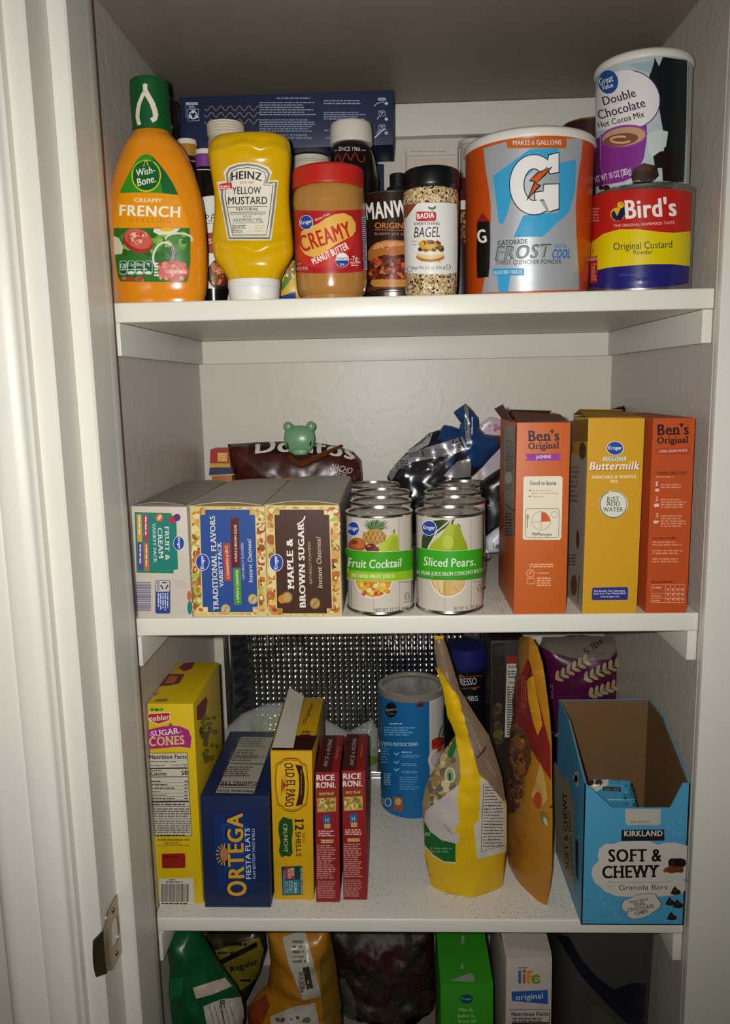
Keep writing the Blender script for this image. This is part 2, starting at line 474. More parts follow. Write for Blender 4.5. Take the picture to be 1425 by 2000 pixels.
# ------------------------------------------------------------------ setting
def wall_mat(name, hexc, strength=.35, scale=55):
    m = bpy.data.materials.new(name); m.use_nodes = True; nt = m.node_tree; b = nt.nodes['Principled BSDF']
    b.inputs['Base Color'].default_value = (*lin(hexc), 1); b.inputs['Roughness'].default_value = .38; b.inputs['Specular IOR Level'].default_value = .35
    tc = nt.nodes.new('ShaderNodeTexCoord')
    n1 = nt.nodes.new('ShaderNodeTexNoise'); n1.inputs['Scale'].default_value = scale; n1.inputs['Detail'].default_value = 3; n1.inputs['Distortion'].default_value = 1.2
    n2 = nt.nodes.new('ShaderNodeTexNoise'); n2.inputs['Scale'].default_value = 14; n2.inputs['Detail'].default_value = 2
    r = nt.nodes.new('ShaderNodeValToRGB'); r.color_ramp.elements[0].position = .46; r.color_ramp.elements[1].position = .60
    mx = nt.nodes.new('ShaderNodeMath'); mx.operation = 'MULTIPLY_ADD'; mx.inputs[1].default_value = .7
    bp = nt.nodes.new('ShaderNodeBump'); bp.inputs['Strength'].default_value = strength; bp.inputs['Distance'].default_value = .0022
    for n in (n1, n2): nt.links.new(tc.outputs['Object'], n.inputs['Vector'])
    nt.links.new(n1.outputs['Fac'], r.inputs['Fac']); nt.links.new(r.outputs['Color'], mx.inputs[0]); nt.links.new(n2.outputs['Fac'], mx.inputs[2])
    nt.links.new(mx.outputs[0], bp.inputs['Height']); nt.links.new(bp.outputs['Normal'], b.inputs['Normal'])
    return m
WALL = wall_mat('textured_wall_paint', '#bcb4a9', .15, 48)
PAINT = mat('#d6d3c9', .42, spec=.35, noise_amt=.015, nscale=12, bump=.05, bscale=70)
def shelf_mat():
    m = bpy.data.materials.new('speckled_shelf_paint'); m.use_nodes = True; nt = m.node_tree; b = nt.nodes['Principled BSDF']
    b.inputs['Roughness'].default_value = .36; b.inputs['Specular IOR Level'].default_value = .4
    tc = nt.nodes.new('ShaderNodeTexCoord'); n = nt.nodes.new('ShaderNodeTexNoise'); n.inputs['Scale'].default_value = 420; n.inputs['Detail'].default_value = 2
    n2 = nt.nodes.new('ShaderNodeTexNoise'); n2.inputs['Scale'].default_value = 9
    ad = nt.nodes.new('ShaderNodeMath'); ad.operation = 'MULTIPLY_ADD'; ad.inputs[1].default_value = .25
    r = nt.nodes.new('ShaderNodeValToRGB'); e = r.color_ramp.elements; e[0].position = .755; e[0].color = (*lin('#dcd8cd'), 1); e[1].position = .83; e[1].color = (*lin('#8d857a'), 1)
    for q in (n, n2): nt.links.new(tc.outputs['Object'], q.inputs['Vector'])
    nt.links.new(n2.outputs['Fac'], ad.inputs[0]); nt.links.new(n.outputs['Fac'], ad.inputs[2]); nt.links.new(ad.outputs[0], r.inputs['Fac'])
    ge = nt.nodes.new('ShaderNodeNewGeometry'); sp = nt.nodes.new('ShaderNodeSeparateXYZ'); nt.links.new(ge.outputs['Normal'], sp.inputs[0])
    gt = nt.nodes.new('ShaderNodeMath'); gt.operation = 'GREATER_THAN'; gt.inputs[1].default_value = .9; nt.links.new(sp.outputs['Z'], gt.inputs[0])
    mm = nt.nodes.new('ShaderNodeMix'); mm.data_type = 'RGBA'; mm.inputs['A'].default_value = (*lin('#dcd8cd'), 1)
    nt.links.new(gt.outputs[0], mm.inputs['Factor']); nt.links.new(r.outputs['Color'], mm.inputs['B']); nt.links.new(mm.outputs['Result'], b.inputs['Base Color'])
    bp = nt.nodes.new('ShaderNodeBump'); bp.inputs['Strength'].default_value = .06; bp.inputs['Distance'].default_value = .001
    nt.links.new(n.outputs['Fac'], bp.inputs['Height']); nt.links.new(bp.outputs['Normal'], b.inputs['Normal'])
    return m
SHELF = shelf_mat()
def struct(name, geo, m, smooth=False):
    return tag(mk(name, *geo, m, smooth=smooth), kind='structure')
ZT = Z0 + .06
struct('wall_left', g_box(-.10, -.009, -.0062, D+.1, ZF, ZT), WALL)
struct('wall_right', g_box(W, W+.10, .0, D+.1, ZF, ZT), WALL)
struct('wall_back', g_box(-.009, W, D, D+.1, ZF, ZT), wall_mat('smooth_wall_paint', '#cbc5ba', .075, 30))
struct('floor', g_box(-.30, W+.30, -.9, D+.1, ZF-.05, ZF), mat('#8d8378', .5, noise_amt=.06, nscale=20))
# cleats under each shelf: back, left and right
ti = [0]
def trim(geo, m=PAINT, smooth=True):
    ti[0] += 1; return struct('trim_%d' % ti[0], geo, m, smooth)
CL, CH = .018, .0345
for zs, h in ((Z0, .044), (Z1-ST, CH), (Z2-ST, CH), (Z3-ST, CH)):
    trim(g_box(-.0085, W-.0005, D-CL, D-.0005, zs-h, zs-.0003, .001))
    if zs == Z0: continue
    trim(g_box(-.0085, .0015, -.002, D-CL-.0005, zs-h, zs-.0003, .001))
    trim(g_box(W-.011, W-.0005, .004, D-CL-.0005, zs-h, zs-.0003, .001))
def shelf(z, label, th=ST, m=None):
    g = g_box(-.0082, W-.0008, 0, D-.0006, z-th, z, .0022, 3)
    o = mk('shelf_board', *g, m or SHELF, smooth=True); tag(o, label, 'shelf', 'white pantry shelf boards')
CEIL = mat('#897e70', .5, noise_amt=.03, nscale=30)  # one even grey-brown, darker than the other shelf boards
shelf(Z0+ST, 'grey-brown shelf at the very top, seen only from its underside above the condiments', ST, CEIL)
shelf(Z1, 'white painted shelf board carrying the dressing, mustard and powder tubs')
shelf(Z2, 'white painted shelf board carrying the oatmeal boxes and fruit cans')
shelf(Z3, 'white painted speckled shelf board carrying the taco shells and yellow bag', .0175)
# left door casing, jamb and stop; right face board
cas = [(x, y+.0165) for x, y in [(-.0372, -.145), (-.0372, -.1555), (-.0392, -.1575), (-.0425, -.1572), (-.0450, -.1548), (-.0485, -.1545), (-.0515, -.1565), (-.056, -.1585), (-.0640, -.1590),
       (-.0700, -.1600), (-.0730, -.1588), (-.0760, -.1603), (-.088, -.1615), (-.096, -.1635), (-.103, -.1640), (-.1090, -.1620), (-.1120, -.158), (-.1125, -.145)]]
trim(g_prism(cas, 'z', ZF, ZT))
trim(g_prism([(-.0180, -.1270), (-.0195, -.1285), (-.0385, -.1285), (-.06, -.1285), (-.06, -.030), (-.018, -.030)], 'z', ZF, ZT))     # jamb
trim(g_prism([(-.0005, -.0800), (-.0025, -.082), (-.0178, -.082), (-.0178, -.0325), (-.0005, -.0325)], 'z', ZF, ZT))                 # stop
trim(g_box(-.055, -.0012, -.0308, -.0112, ZF, ZT, .0008)); trim(g_box(-.055, -.0012, -.0110, -.0066, ZF, ZT), mat('#5f4a36', .7, noise_amt=.15, nscale=40))                                                                           # strip behind stop, then a brown strip painting the gap's shadow
struct('wall_front', g_box(-.60, -.0602, -.1285, -.03, ZF, ZT), mat('#c9c1b4', .5, bump=.1, bscale=80))
trim(g_box(W+.0003, W+.30, -.012, .0-.0003, ZF, ZT, .002))

# ------------------------------------------------------------------ top shelf
WHT = '#dedbd3'; BLK = '#141313'
def bottle_thing(name, label, cat, crop, cx_row, Yc, group=None, z=Z1):
    a = UY(cp(crop, cx_row[1], cx_row[0]), Yc); b = UY(cp(crop, cx_row[2], cx_row[0]), Yc)
    return Thing(name, label, cat, ((a.x+b.x)/2, Yc, z), 0, group)
def smooth_rows(rows, n=5):
    """Catmull-Rom between rows so that outlines stay round"""
    out = []
    R_ = [tuple(r) for r in rows]
    for i in range(len(R_)-1):
        p0 = R_[max(i-1, 0)]; p1 = R_[i]; p2 = R_[i+1]; p3 = R_[min(i+2, len(R_)-1)]
        for k in range(n):
            t = k/n
            out.append(tuple(.5*(2*b+(c-a)*t+(2*a-5*b+4*c-d)*t*t+(3*b-a-3*c+d)*t**3) for a, b, c, d in zip(p0, p1, p2, p3)))
    out.append(R_[-1]); return out

# french dressing
Yc = .042
t = bottle_thing('dressing_bottle', 'orange creamy french dressing bottle with green wishbone cap, leftmost on the top shelf', 'bottle', 'A', (1500, 85, 725), Yc)
L0 = t.M.translation
body_rows = smooth_rows([(497, 222, 468, .95), (525, 208, 486, .95), (575, 172, 532, .85), (640, 137, 578, .72), (720, 106, 615, .66), (800, 82, 645, .60), (950, 56, 687, .56), (1100, 47, 712, .54), (1300, 58, 727, .54), (1500, 82, 727, .54), (1600, 96, 722, .54), (1668, 112, 708, .5)])
gb = loft_px('A', body_rows, Yc, L0, z0=.0003, sq=2.25)
mk('bottle_body', *gb, mat('#d98617', .22, spec=.5, coat=.5), t.o, smooth=True)
gc = loft_px('A', smooth_rows([(130, 260, 380), (134, 225, 425), (143, 204, 447), (158, 195, 456), (250, 197, 461), (360, 205, 468), (460, 214, 478), (502, 217, 481)], 3), Yc, L0)
sc = mk('screw_cap', *gc, mat('#0b4f24', .42), t.o, smooth=True)
a = Art(t.bvh(gc), 'A', step=4)
wc = '#d8cfba'
a.line([(284, 168), (297, 160), (312, 170)], 16, wc); a.line([(296, 162), (298, 190), (296, 215)], 30, wc, 1)
a.line([(296, 205), (276, 245), (256, 295), (247, 345), (245, 385), (250, 415), (259, 442)], 26, wc, 1)
a.line([(297, 205), (320, 245), (348, 295), (364, 345), (370, 375), (364, 398), (340, 412)], 36, wc, 1)
a.done(sc, 'wishbone_emblem')
a = Art(t.bvh(gb), 'A', rough=.34, step=4)
lab = [(118, 920), (150, 850), (190, 770), (235, 690), (270, 655), (305, 645), (340, 655), (385, 700), (440, 770), (490, 850), (528, 930), (565, 1030), (590, 1100), (605, 1160), (610, 1250), (610, 1400), (598, 1500), (585, 1538), (130, 1532), (112, 1500), (96, 1400), (86, 1280), (82, 1160), (92, 1050)]
a.poly(lab, '#e0920c')
a.poly([(118, 918), (150, 850), (190, 770), (235, 690), (270, 655), (305, 645), (340, 655), (385, 700), (440, 770), (490, 850), (528, 930), (420, 918), (300, 912), (200, 914)], '#2f8a1e')
a.poly([(340, 655), (385, 700), (440, 770), (490, 850), (528, 930), (420, 918), (395, 800)], '#0d5c2c')
a.ell(305, 795, 96, 108, '#0b5a2a'); a.ring(305, 795, 98, 110, 8, '#d9c51e', -60, 200); a.ring(305, 795, 99, 106, 5, '#d9c51e', 60, 290)
a.line([(288, 735), (294, 700), (302, 685), (310, 700), (320, 732)], 5, '#d9c51e')
a.text('Wish-', 238, 802, 368, 776, 48, '#ece8df', 'b', shear=.1); a.text('Bone.', 248, 870, 376, 838, 52, '#ece8df', 'b', shear=.1)
a.text('CREAMY', 222, 978, 415, 982, 27, '#efe6c8', 'b'); a.text('FRENCH', 120, 1072, 540, 1086, 72, '#f1ead6', 'x'); a.text('DRESSING', 190, 1118, 474, 1126, 32, '#c0790b', 'r', track=.25)
pic = [(82, 1160), (605, 1160), (610, 1250), (610, 1400), (598, 1500), (585, 1538), (130, 1532), (112, 1500), (96, 1400), (86, 1280)]
a.poly(pic, '#2f6a22')
a.blobs(90, 1170, 605, 1380, 60, ['#4f8a2c', '#2b5a1c', '#6aa038', '#3c7a28', '#88b04a'], 14, 34)
a.poly([(82, 1215), (120, 1230), (150, 1290), (140, 1340), (90, 1345)], '#cfc9ad'); a.poly([(360, 1165), (540, 1163), (500, 1205), (400, 1210), (356, 1190)], '#dcd6bd'); a.ell(450, 1172, 50, 14, '#d8b02a')
a.ell(250, 1252, 108, 78, '#9c2d2a', 22); a.ell(252, 1235, 98, 66, '#c55b4a', 22); a.blobs(175, 1185, 330, 1285, 26, ['#d98a72', '#e0b79a', '#b8443a'], 8, 18)
a.ring(425, 1350, 66, 92, 14, '#d9d2cf', 0, 360, ang=20); a.ring(432, 1352, 58, 86, 9, '#8c2f6a', -70, 120, ang=20); a.ring(530, 1240, 90, 42, 14, '#cfccb8', 180, 380)
a.ell(500, 1460, 100, 72, '#b5443c'); a.blobs(385, 1390, 600, 1530, 45, ['#c9685c', '#d98a78', '#a83a34'], 10, 24); a.blobs(130, 1495, 300, 1535, 14, ['#c9685c', '#a83a34'], 10, 20)
for i, x in enumerate((130, 183, 235, 298)):
    a.rect(x, 1388, x+(50, 48, 60, 54)[i], 1484, '#d5d8cc', rnd=16); a.rect(x+3, 1391, x+(47, 45, 57, 51)[i], 1480, '#0a5a35', rnd=15)
a.text('120', 136, 1438, 176, 1438, 30, '#e6e6dc', 'b'); a.text('1.5g', 188, 1425, 226, 1425, 22, '#e6e6dc', 'r'); a.text('180mg', 240, 1425, 290, 1425, 22, '#e6e6dc', 'r'); a.text('4g', 312, 1420, 336, 1420, 22, '#e6e6dc', 'b')
for x in (208, 266, 324): a.ell(x, 1470, 22, 9, '#dfe0d6')
a.greek(140, 1442, 350, 1458, 1, '#b9c8b4', lay=a.n); a.greek(366, 1398, 400, 1500, 5, '#e2ded2'); a.text('15 FL OZ (444mL)', 442, 1474, 585, 1478, 22, '#f0ece4', 'r')
a.done(t.o)

# dark bottles crowded behind the dressing
def dark_bottle(name, label, cap_rows, band_rows, ring_rows, body_rows, Yc, band_col, ring_col='#d5d0c4', sh_col='#120f10', crop='A'):
    t = bottle_thing(name, label, 'bottle', crop, cap_rows[-1], Yc); L0 = t.M.translation
    gb = loft_px(crop, body_rows, Yc, L0, z0=.0003); mk('bottle_body', *gb, mat(sh_col, .2, coat=.4), t.o, smooth=True)
    g = loft_px(crop, band_rows, Yc, L0); mk('cap_band', *g, mat(band_col, .4), t.o, smooth=True)
    g = loft_px(crop, ring_rows, Yc, L0); mk('cap_top', *g, mat(ring_col, .4), t.o, smooth=True)
    return t, gb
t = bottle_thing('sauce_bottle', 'black capped bottle behind the green cap of the dressing bottle', 'bottle', 'A', (500, 395, 540), .20); L0 = t.M.translation
gb = loft_px('A', [(500, 392, 540), (900, 380, 560), (1600, 400, 580)], .20, L0, z0=.0003); mk('bottle_body', *gb, mat('#16120f', .25), t.o, smooth=True)
gc = loft_px('A', smooth_rows([(268, 430, 478), (276, 405, 505), (300, 392, 524), (400, 390, 533), (498, 391, 538)], 3), .20, L0); mk('cap', *gc, mat('#131215', .35), t.o, smooth=True)
a = Art(t.bvh(gc), 'A'); a.line([(468, 430), (487, 460), (470, 495)], 13, '#dad5cc'); a.done(t.o, 'printed_mark')
t, gb = dark_bottle('sauce_bottle', 'dark sauce bottle with gold cap band squeezed behind the dressing bottle shoulder', [(590, 520, 660)], [(588, 521, 658), (672, 528, 662)], [(547, 530, 640), (553, 521, 652), (589, 520, 659)],
    [(674, 530, 664), (690, 525, 668), (760, 500, 690), (900, 495, 700), (1600, 520, 715)], .145, '#a87422')
a = Art(t.bvh(gb), 'A'); a.line([(535, 684), (600, 690), (662, 700)], 5, '#d8d3c8'); a.done(t.o)
t, gb = dark_bottle('sauce_bottle', 'dark stir fry sauce bottle with purple cap band and white label left of the mustard', [(660, 640, 780)], [(657, 643, 778), (745, 650, 780)], [(618, 660, 765), (624, 645, 778), (658, 642, 779)],
    [(748, 650, 782), (765, 648, 785), (830, 640, 800), (930, 640, 830), (945, 640, 850), (1300, 655, 870), (1600, 668, 880), (1650, 680, 870)], .125, '#7d3a86')
a = Art(t.bvh(gb), 'A', step=4)
a.line([(655, 755), (720, 752), (775, 760)], 5, '#d8d3c8')
a.poly([(692, 945), (730, 937), (800, 932), (820, 1580), (722, 1580)], '#dcd9d2'); a.text('P.F.', 712, 1115, 785, 1112, 48, '#191516', 'r', shear=.15); a.line([(708, 1128), (790, 1124)], 4, '#191516')
a.poly([(722, 1195), (805, 1188), (808, 1335), (728, 1335)], '#8f1d20'); a.text('S', 736, 1268, 762, 1268, 34, '#e2ded6', 'r', slab=True)
a.ell(822, 1480, 92, 108, '#1d1210'); a.ell(826, 1470, 80, 95, '#5f2a18'); a.blobs(750, 1390, 860, 1560, 40, ['#b8643a', '#d48a58', '#8a3b22', '#e0a878', '#4f7a2c'], 10, 22)
a.done(t.o)

# jar with a ribbed white lid behind the mustard
def ribbed(rows, crop, Yc, L0, nrib=6, amp=.0009):
    ro = rows_world(crop, rows, Yc); (x0, z0, r0), (x1, z1, r1) = ro[0], ro[-1]
    out = []; n = nrib*6
    for i in range(n+1):
        f = i/n; r = r0+(r1-r0)*f + amp*math.cos(f*nrib*2*math.pi); e = min(f, 1-f)*n
        if e < 2: r -= .0012*(1-e/2)
        out.append((x0+(x1-x0)*f-L0[0], Yc-L0[1], z0+(z1-z0)*f-L0[2], r, r))
    return g_loft(out)
t = bottle_thing('jar', 'jar with ribbed white lid peeking above the top of the mustard bottle', 'jar', 'A', (480, 735, 985), .155); L0 = t.M.translation
g = ribbed([(440, 730, 978), (535, 738, 990)], 'A', .155, L0, 5); mk('ribbed_lid', *g, mat('#d2c8b8', .5), t.o, smooth=True)
g = loft_px('A', [(535, 745, 980), (580, 735, 990), (1000, 735, 1000), (1640, 760, 1000)], .155, L0, z0=.0003); mk('jar_body', *g, mat('#cbbfae', .3), t.o, smooth=True)

# mustard
Yc = .040
t = bottle_thing('mustard_bottle', 'upside-down yellow mustard squeeze bottle with white cap and framed white label', 'bottle', 'A', (1600, 882, 1234), Yc); L0 = t.M.translation
rows = smooth_rows([(522, 850, 1190, .52), (525, 815, 1228, .55), (533, 785, 1264, .56), (550, 762, 1290, .56), (580, 748, 1303, .58), (630, 740, 1311, .59), (680, 743, 1312, .55), (740, 752, 1309, .51), (850, 770, 1302, .5), (950, 782, 1299, .5), (1050, 781, 1304, .5), (1150, 771, 1314, .51),
    (1220, 766, 1322, .53), (1290, 767, 1328, .58), (1350, 778, 1325, .56), (1400, 800, 1304, .58), (1440, 832, 1280, .62), (1490, 862, 1250, .75), (1526, 878, 1238, .85)], 4)
gb = loft_px('A', rows, Yc, L0, sq=2.3, seg=140)
emboss(gb, t.M, 'A', [[(770, 640), (850, 625), (905, 606), (940, 590), (985, 580), (1030, 588), (1070, 612), (1100, 622), (1140, 610), (1190, 600), (1300, 640)], [(775, 1240), (830, 1285), (880, 1296), (930, 1280), (985, 1296), (1045, 1325), (1100, 1320), (1160, 1288), (1210, 1280), (1310, 1230)]], .0028, 9)
mk('bottle_body', *gb, mat('#d0a405', .2, spec=.5, coat=.35), t.o, smooth=True)
gc = loft_px('A', [(1524, 884, 1228, .9), (1528, 876, 1236, .9), (1578, 876, 1238, .9), (1581, 880, 1234, .9), (1655, 886, 1230, .9), (1664, 892, 1226, .9)], Yc, L0, z0=.0003, sq=2.2); fc = mk('flip_cap', *gc, mat('#dcdbd6', .35), t.o, smooth=True)
a = Art(t.bvh(gc), 'A'); a.ring(1140, 1606, 82, 40, 4, '#c9c7c0', 90, 270); a.line([(1140, 1566), (1215, 1566)], 4, '#c9c7c0'); a.line([(1140, 1646), (1215, 1646)], 4, '#c9c7c0'); a.done(fc, 'thumb_tab_outline')
a = Art(t.bvh(gb), 'A', rough=.38, step=4)
def arch(o):
    return [(822+o, 845+o*.6), (862+o*.8, 838+o*.6), (852+o, 770+o), (880+o*.5, 735+o*.9), (940, 712+o), (1010, 703+o), (1080, 713+o), (1145-o*.5, 740+o*.9), (1172-o, 772+o), (1150-o*.8, 838+o*.6), (1178-o*.6, 833+o*.8), (1222-o, 830+o*.8), (1205-o, 1000), (1190-o, 1120), (1175-o, 1245-o), (870+o, 1245-o), (840+o, 1060), (818+o, 940)]
a.poly([(797, 838), (858, 830), (842, 772), (872, 730), (935, 707), (1010, 700), (1085, 708), (1150, 732), (1180, 770), (1160, 828), (1222, 826), (1205, 1000), (1190, 1120), (1175, 1246), (872, 1246), (840, 1060), (815, 940)], '#dcd6c6')
a.line(arch(14)[0:], 15, '#7f7a6c', closed=True); a.line(arch(36), 5, '#1e1b18', closed=True)
a.text('HEINZ', 896, 832, 1108, 834, 54, '#1c1917', 'x', arc=16); a.text("ESTD 1869", 958, 850, 1052, 850, 14, '#b03028', 'b')
a.poly([(812, 856), (900, 842), (903, 885), (818, 898)], '#c0342c'); a.greek(820, 862, 896, 890, 2, '#ecd8cc')
a.text('YELLOW', 905, 925, 1104, 922, 50, '#1c1917', 'b'); a.text('MUSTARD', 876, 996, 1146, 994, 52, '#1c1917', 'b')
a.line([(872, 1016), (1146, 1010)], 4, '#1c1917'); a.text('NATURAL', 934, 1040, 1086, 1038, 19, '#1c1917', 'b'); a.line([(888, 1053), (1140, 1049)], 4, '#1c1917')
a.text('A COMMON CONDIMENT', 894, 1072, 1136, 1070, 14, '#1c1917', 'r'); a.text('DONE', 982, 1088, 1036, 1088, 13, '#1c1917', 'r'); a.text('UNCOMMONLY WELL', 908, 1118, 1118, 1116, 24, '#1c1917', 'r'); a.line([(908, 1126), (1120, 1124)], 3, '#1c1917')
a.rect(903, 1140, 932, 1172, '#1c1917', rnd=6); a.rect(906, 1143, 929, 1169, '#dcd6c6', rnd=5); a.text('0', 911, 1166, 924, 1166, 20, '#1c1917', 'b'); a.greek(940, 1140, 1002, 1168, 3, '#5a554c'); a.greek(904, 1174, 990, 1196, 2, '#5a554c'); a.greek(1060, 1138, 1135, 1190, 3, '#c9bd8e')
a.done(t.o)

# packet standing between mustard and peanut butter
t = Thing('seasoning_packet', 'yellow and green seasoning packet between the mustard and peanut butter', 'packet', (UY(cp('A', 1300, 1600), .10).x, .10, Z1))
g = g_pillow(t, 'A', [(1200, 1395), (1380, 1380), (1420, 1665), (1215, 1670)], .10, .014, zmin=Z1+.0004); mk('packet', *g, mat('#c7a227', .4), t.o, smooth=True)
a = Art(t.bvh(g), 'A'); a.poly([(1240, 1560), (1345, 1380), (1345, 1470), (1250, 1600)], '#557a2a'); a.blobs(1255, 1420, 1345, 1520, 20, ['#c25a2a', '#5f7f2c', '#d8cfa8', '#8a3a20'], 8, 16); a.poly([(1215, 1640), (1345, 1600), (1345, 1668), (1215, 1668)], '#1d3f80'); a.done(t.o)

# lasagne box lying across the jars
Yb = .215
p0 = UY(cp('A', 555, 606), Yb); p1 = UY(cp('B', 855, 478), Yb); ptl = UY(cp('A', 535, 236), Yb); ptr = UY(cp('B', 855, 70), Yb)
zb = (p0.z+p1.z)/2; t = Thing('pasta_box', 'long navy lasagna box lying flat across jar lids at the back', 'box', (p0.x, Yb, zb))
wd = p1.x-p0.x; hb = (ptl.z+ptr.z)/2-zb; g = g_hexa([(0, 0, 0), (wd, 0, 0), (wd, .075, 0), (0, .075, 0), (ptl.x-p0.x, 0, hb), (ptr.x-p0.x, 0, hb), (ptr.x-p0.x, .075, hb), (ptl.x-p0.x, .075, hb)], .0007)
mk('carton', *g, mat('#1d2747', .4), t.o, smooth=True, ang=30)
a = Art(t.plane((0, 0, 0), (0, -1, 0)), 'A'); tc_ = '#98a2b8'
a.rect(582, 285, 664, 304, '#b9c0cc'); a.text('PAPER', 648, 291, 598, 291, 8, '#1d2747', 'b'); a.greek(600, 308, 650, 330, 2, '#b9c0cc'); a.line([(592, 335), (668, 333), (672, 412), (596, 416)], 4, '#b9c0cc', closed=True)
for k in range(3):
    an = math.radians(-90+k*120); cx, cy = 632+24*math.cos(an), 374+24*math.sin(an); a.poly([(cx-13, cy-9), (cx+10, cy-13), (cx+14, cy+6), (cx-6, cy+13)], '#c9ced8')
a.ring(632, 374, 25, 25, 9, '#c9ced8')
a.greek(578, 290, 586, 412, 1, tc_, vert=True)
for yy in (328, 372, 420):
    a.line([(710+q*8, yy+17*math.sin(q*8/65*2*math.pi)) for q in range(49)], 4, '#b08f62')
a.crop = 'B'
for (x0, y0, x1, y1, n) in ((0, 112, 290, 130, 1), (-125, 145, 295, 250, 6), (-125, 272, 300, 370, 6), (345, 130, 678, 170, 2), (345, 218, 680, 282, 4), (350, 348, 385, 366, 1)): a.greek(x0, y0, x1, y1, n, tc_, fill=.42)
a.text('BARILLA LASAGNE', 222, 385, -60, 385, 13, tc_, 'b'); a.text('PREPARE-AHEAD TIPS', 258, 405, -40, 405, 15, tc_, 'b'); a.text('PASTA', 400, 405, 356, 405, 14, tc_, 'b')
for k, yy in enumerate((160, 275, 378)):
    a.ell(803, yy, 12, 12, '#c9ced8'); a.text(str(3-k), 806, yy-7, 800, yy-7, 14, '#1d2747', 'b')
    if k == 0: a.rect(740, 118, 800, 142, '#8f98ac', rnd=8); a.line([(715, 180), (738, 158), (785, 150)], 5, '#c9ced8')
    else: a.line([(748, yy-58), (790, yy-60), (798, yy-25), (752, yy-20)], 4, '#c9ced8', closed=True); a.line([(752, yy-22), (735, yy+2)], 5, '#c9ced8'); a.poly([(756, yy-54), (786, yy-52), (770, yy-26)], '#7f89a0')
    if k == 2: a.line([(718, 412), (790, 345)], 9, '#c9ced8')
a.done(t.o)
# white ribbed lid jar carrying the box
zl = zb
t = bottle_thing('jar', 'jar with stepped white lid under the lasagna box, behind the peanut butter', 'jar', 'B', (540, 105, 385), .262); L0 = t.M.translation
ro = rows_world('B', [(485, 112, 380), (600, 108, 386)], .262); r = (ro[0][2]+ro[1][2])/2
pr = []
for k in range(4):
    za = zl-.0006-k*.0085; pr += [(r-.0015, za), (r+.0005, za-.001), (r+.0005, za-.0065), (r-.002, za-.0075)]
pr.append((r-.002, zl-.04)); mk('stepped_lid', *g_lathe(pr[::-1]), mat('#cfc6b4', .45), t.o, smooth=True, ang=35)
mk('jar_body', *g_lathe([(r-.004, .0003), (r, .004), (r, zl-.055), (r-.006, zl-.0405)]), mat('#6a5c4c', .25), t.o, smooth=True)
# squiggle bottle
Yc = .150
t = bottle_thing('sauce_bottle', 'black sauce bottle with wide white cap and red squiggle above the peanut butter lid', 'bottle', 'B', (430, 390, 700), Yc); L0 = t.M.translation
g = loft_px('B', smooth_rows([(304, 440, 640), (310, 408, 678), (327, 394, 692), (390, 390, 700), (455, 391, 702), (467, 394, 700)], 3), Yc, L0); mk('screw_cap', *g, mat('#cdc8bd', .4), t.o, smooth=True)
gb = loft_px('B', smooth_rows([(450, 430, 655), (470, 412, 672), (495, 399, 690), (530, 391, 704), (600, 389, 722), (800, 392, 742), (1100, 400, 745), (1560, 415, 742)], 3), Yc, L0, z0=.0003); mk('bottle_body', *gb, mat('#100d0e', .22, coat=.4), t.o, smooth=True)
a = Art(t.bvh(gb), 'B', step=4); a.text('SINCE 1966', 454, 506, 610, 506, 30, '#cfc8c2', 'r'); a.line([(424, 506), (446, 500)], 4, '#cfc8c2'); a.line([(616, 500), (650, 503)], 4, '#cfc8c2')
a.line([(428, 590), (438, 555), (452, 528), (462, 545), (470, 578), (478, 592), (492, 560), (508, 520), (520, 530), (532, 565), (545, 575), (556, 545), (572, 518), (584, 530), (596, 570), (612, 585), (630, 588), (640, 570), (642, 545)], 8, '#9a2424'); a.done(t.o)
# navy carton sliver at the back
t = carton('carton', 'narrow navy and white carton standing at the back between the squiggle bottle and striped carton', 'carton', 'B', (730, 1540), (788, 1540), (782, 600), (726, 600), Z1, '#1c2748', depth=.05, ymin=.33)
a = Art(t.front, 'B'); a.poly([(728, 610), (742, 620), (748, 690), (740, 790), (728, 790)], '#c9c4bb'); a.done(t.o)

# peanut butter
Yc = .046
t = bottle_thing('peanut_butter_jar', 'peanut butter jar with red lid and red creamy label', 'jar', 'B', (1200, 135, 655), Yc); L0 = t.M.translation
gl = loft_px('B', [(648, 170, 590), (650, 145, 614), (658, 125, 632), (671, 117, 639), (785, 117, 640), (795, 121, 637), (797, 130, 630)], Yc, L0, seg=120)
# ribs round the lid
V = [Vector(v) for v in gl[0]]
for i, v in enumerate(V):
    if i//120 in (3, 4) and i % 2: v.x *= .985; v.y = (v.y)*.985
mk('screw_lid', V, gl[1], mat('#b5231c', .4), t.o, smooth=True, ang=20)
gb = loft_px('B', smooth_rows([(795, 140, 628), (812, 128, 638), (845, 122, 642), (900, 119, 645), (935, 124, 646), (1000, 127, 650), (1200, 134, 656), (1395, 142, 661), (1440, 143, 662), (1520, 150, 657), (1560, 162, 645), (1578, 175, 632)], 3), Yc, L0, z0=.0003, seg=72); mk('jar_body', *gb, mat('#a8763a', .2, spec=.5, coat=.4, noise_amt=.03, nscale=40), t.o, smooth=True)
a = Art(t.bvh(gb), 'B', rough=.36, step=4)
a.poly([(123, 938), (200, 942), (330, 944), (450, 942), (560, 938), (648, 930), (655, 1080), (660, 1240), (662, 1382), (560, 1396), (420, 1402), (300, 1402), (200, 1400), (142, 1392), (134, 1250), (128, 1090)], '#a81c20')
a.ell(360, 1190, 225, 150, '#bf2a22', -28)
a.poly([(168, 1160), (185, 1095), (240, 1065), (300, 1040), (360, 1000), (420, 972), (490, 960), (545, 985), (576, 1035), (578, 1090), (550, 1130), (490, 1160), (430, 1195), (385, 1225), (330, 1265), (270, 1285), (210, 1265), (178, 1220)], '#dcaa4c')
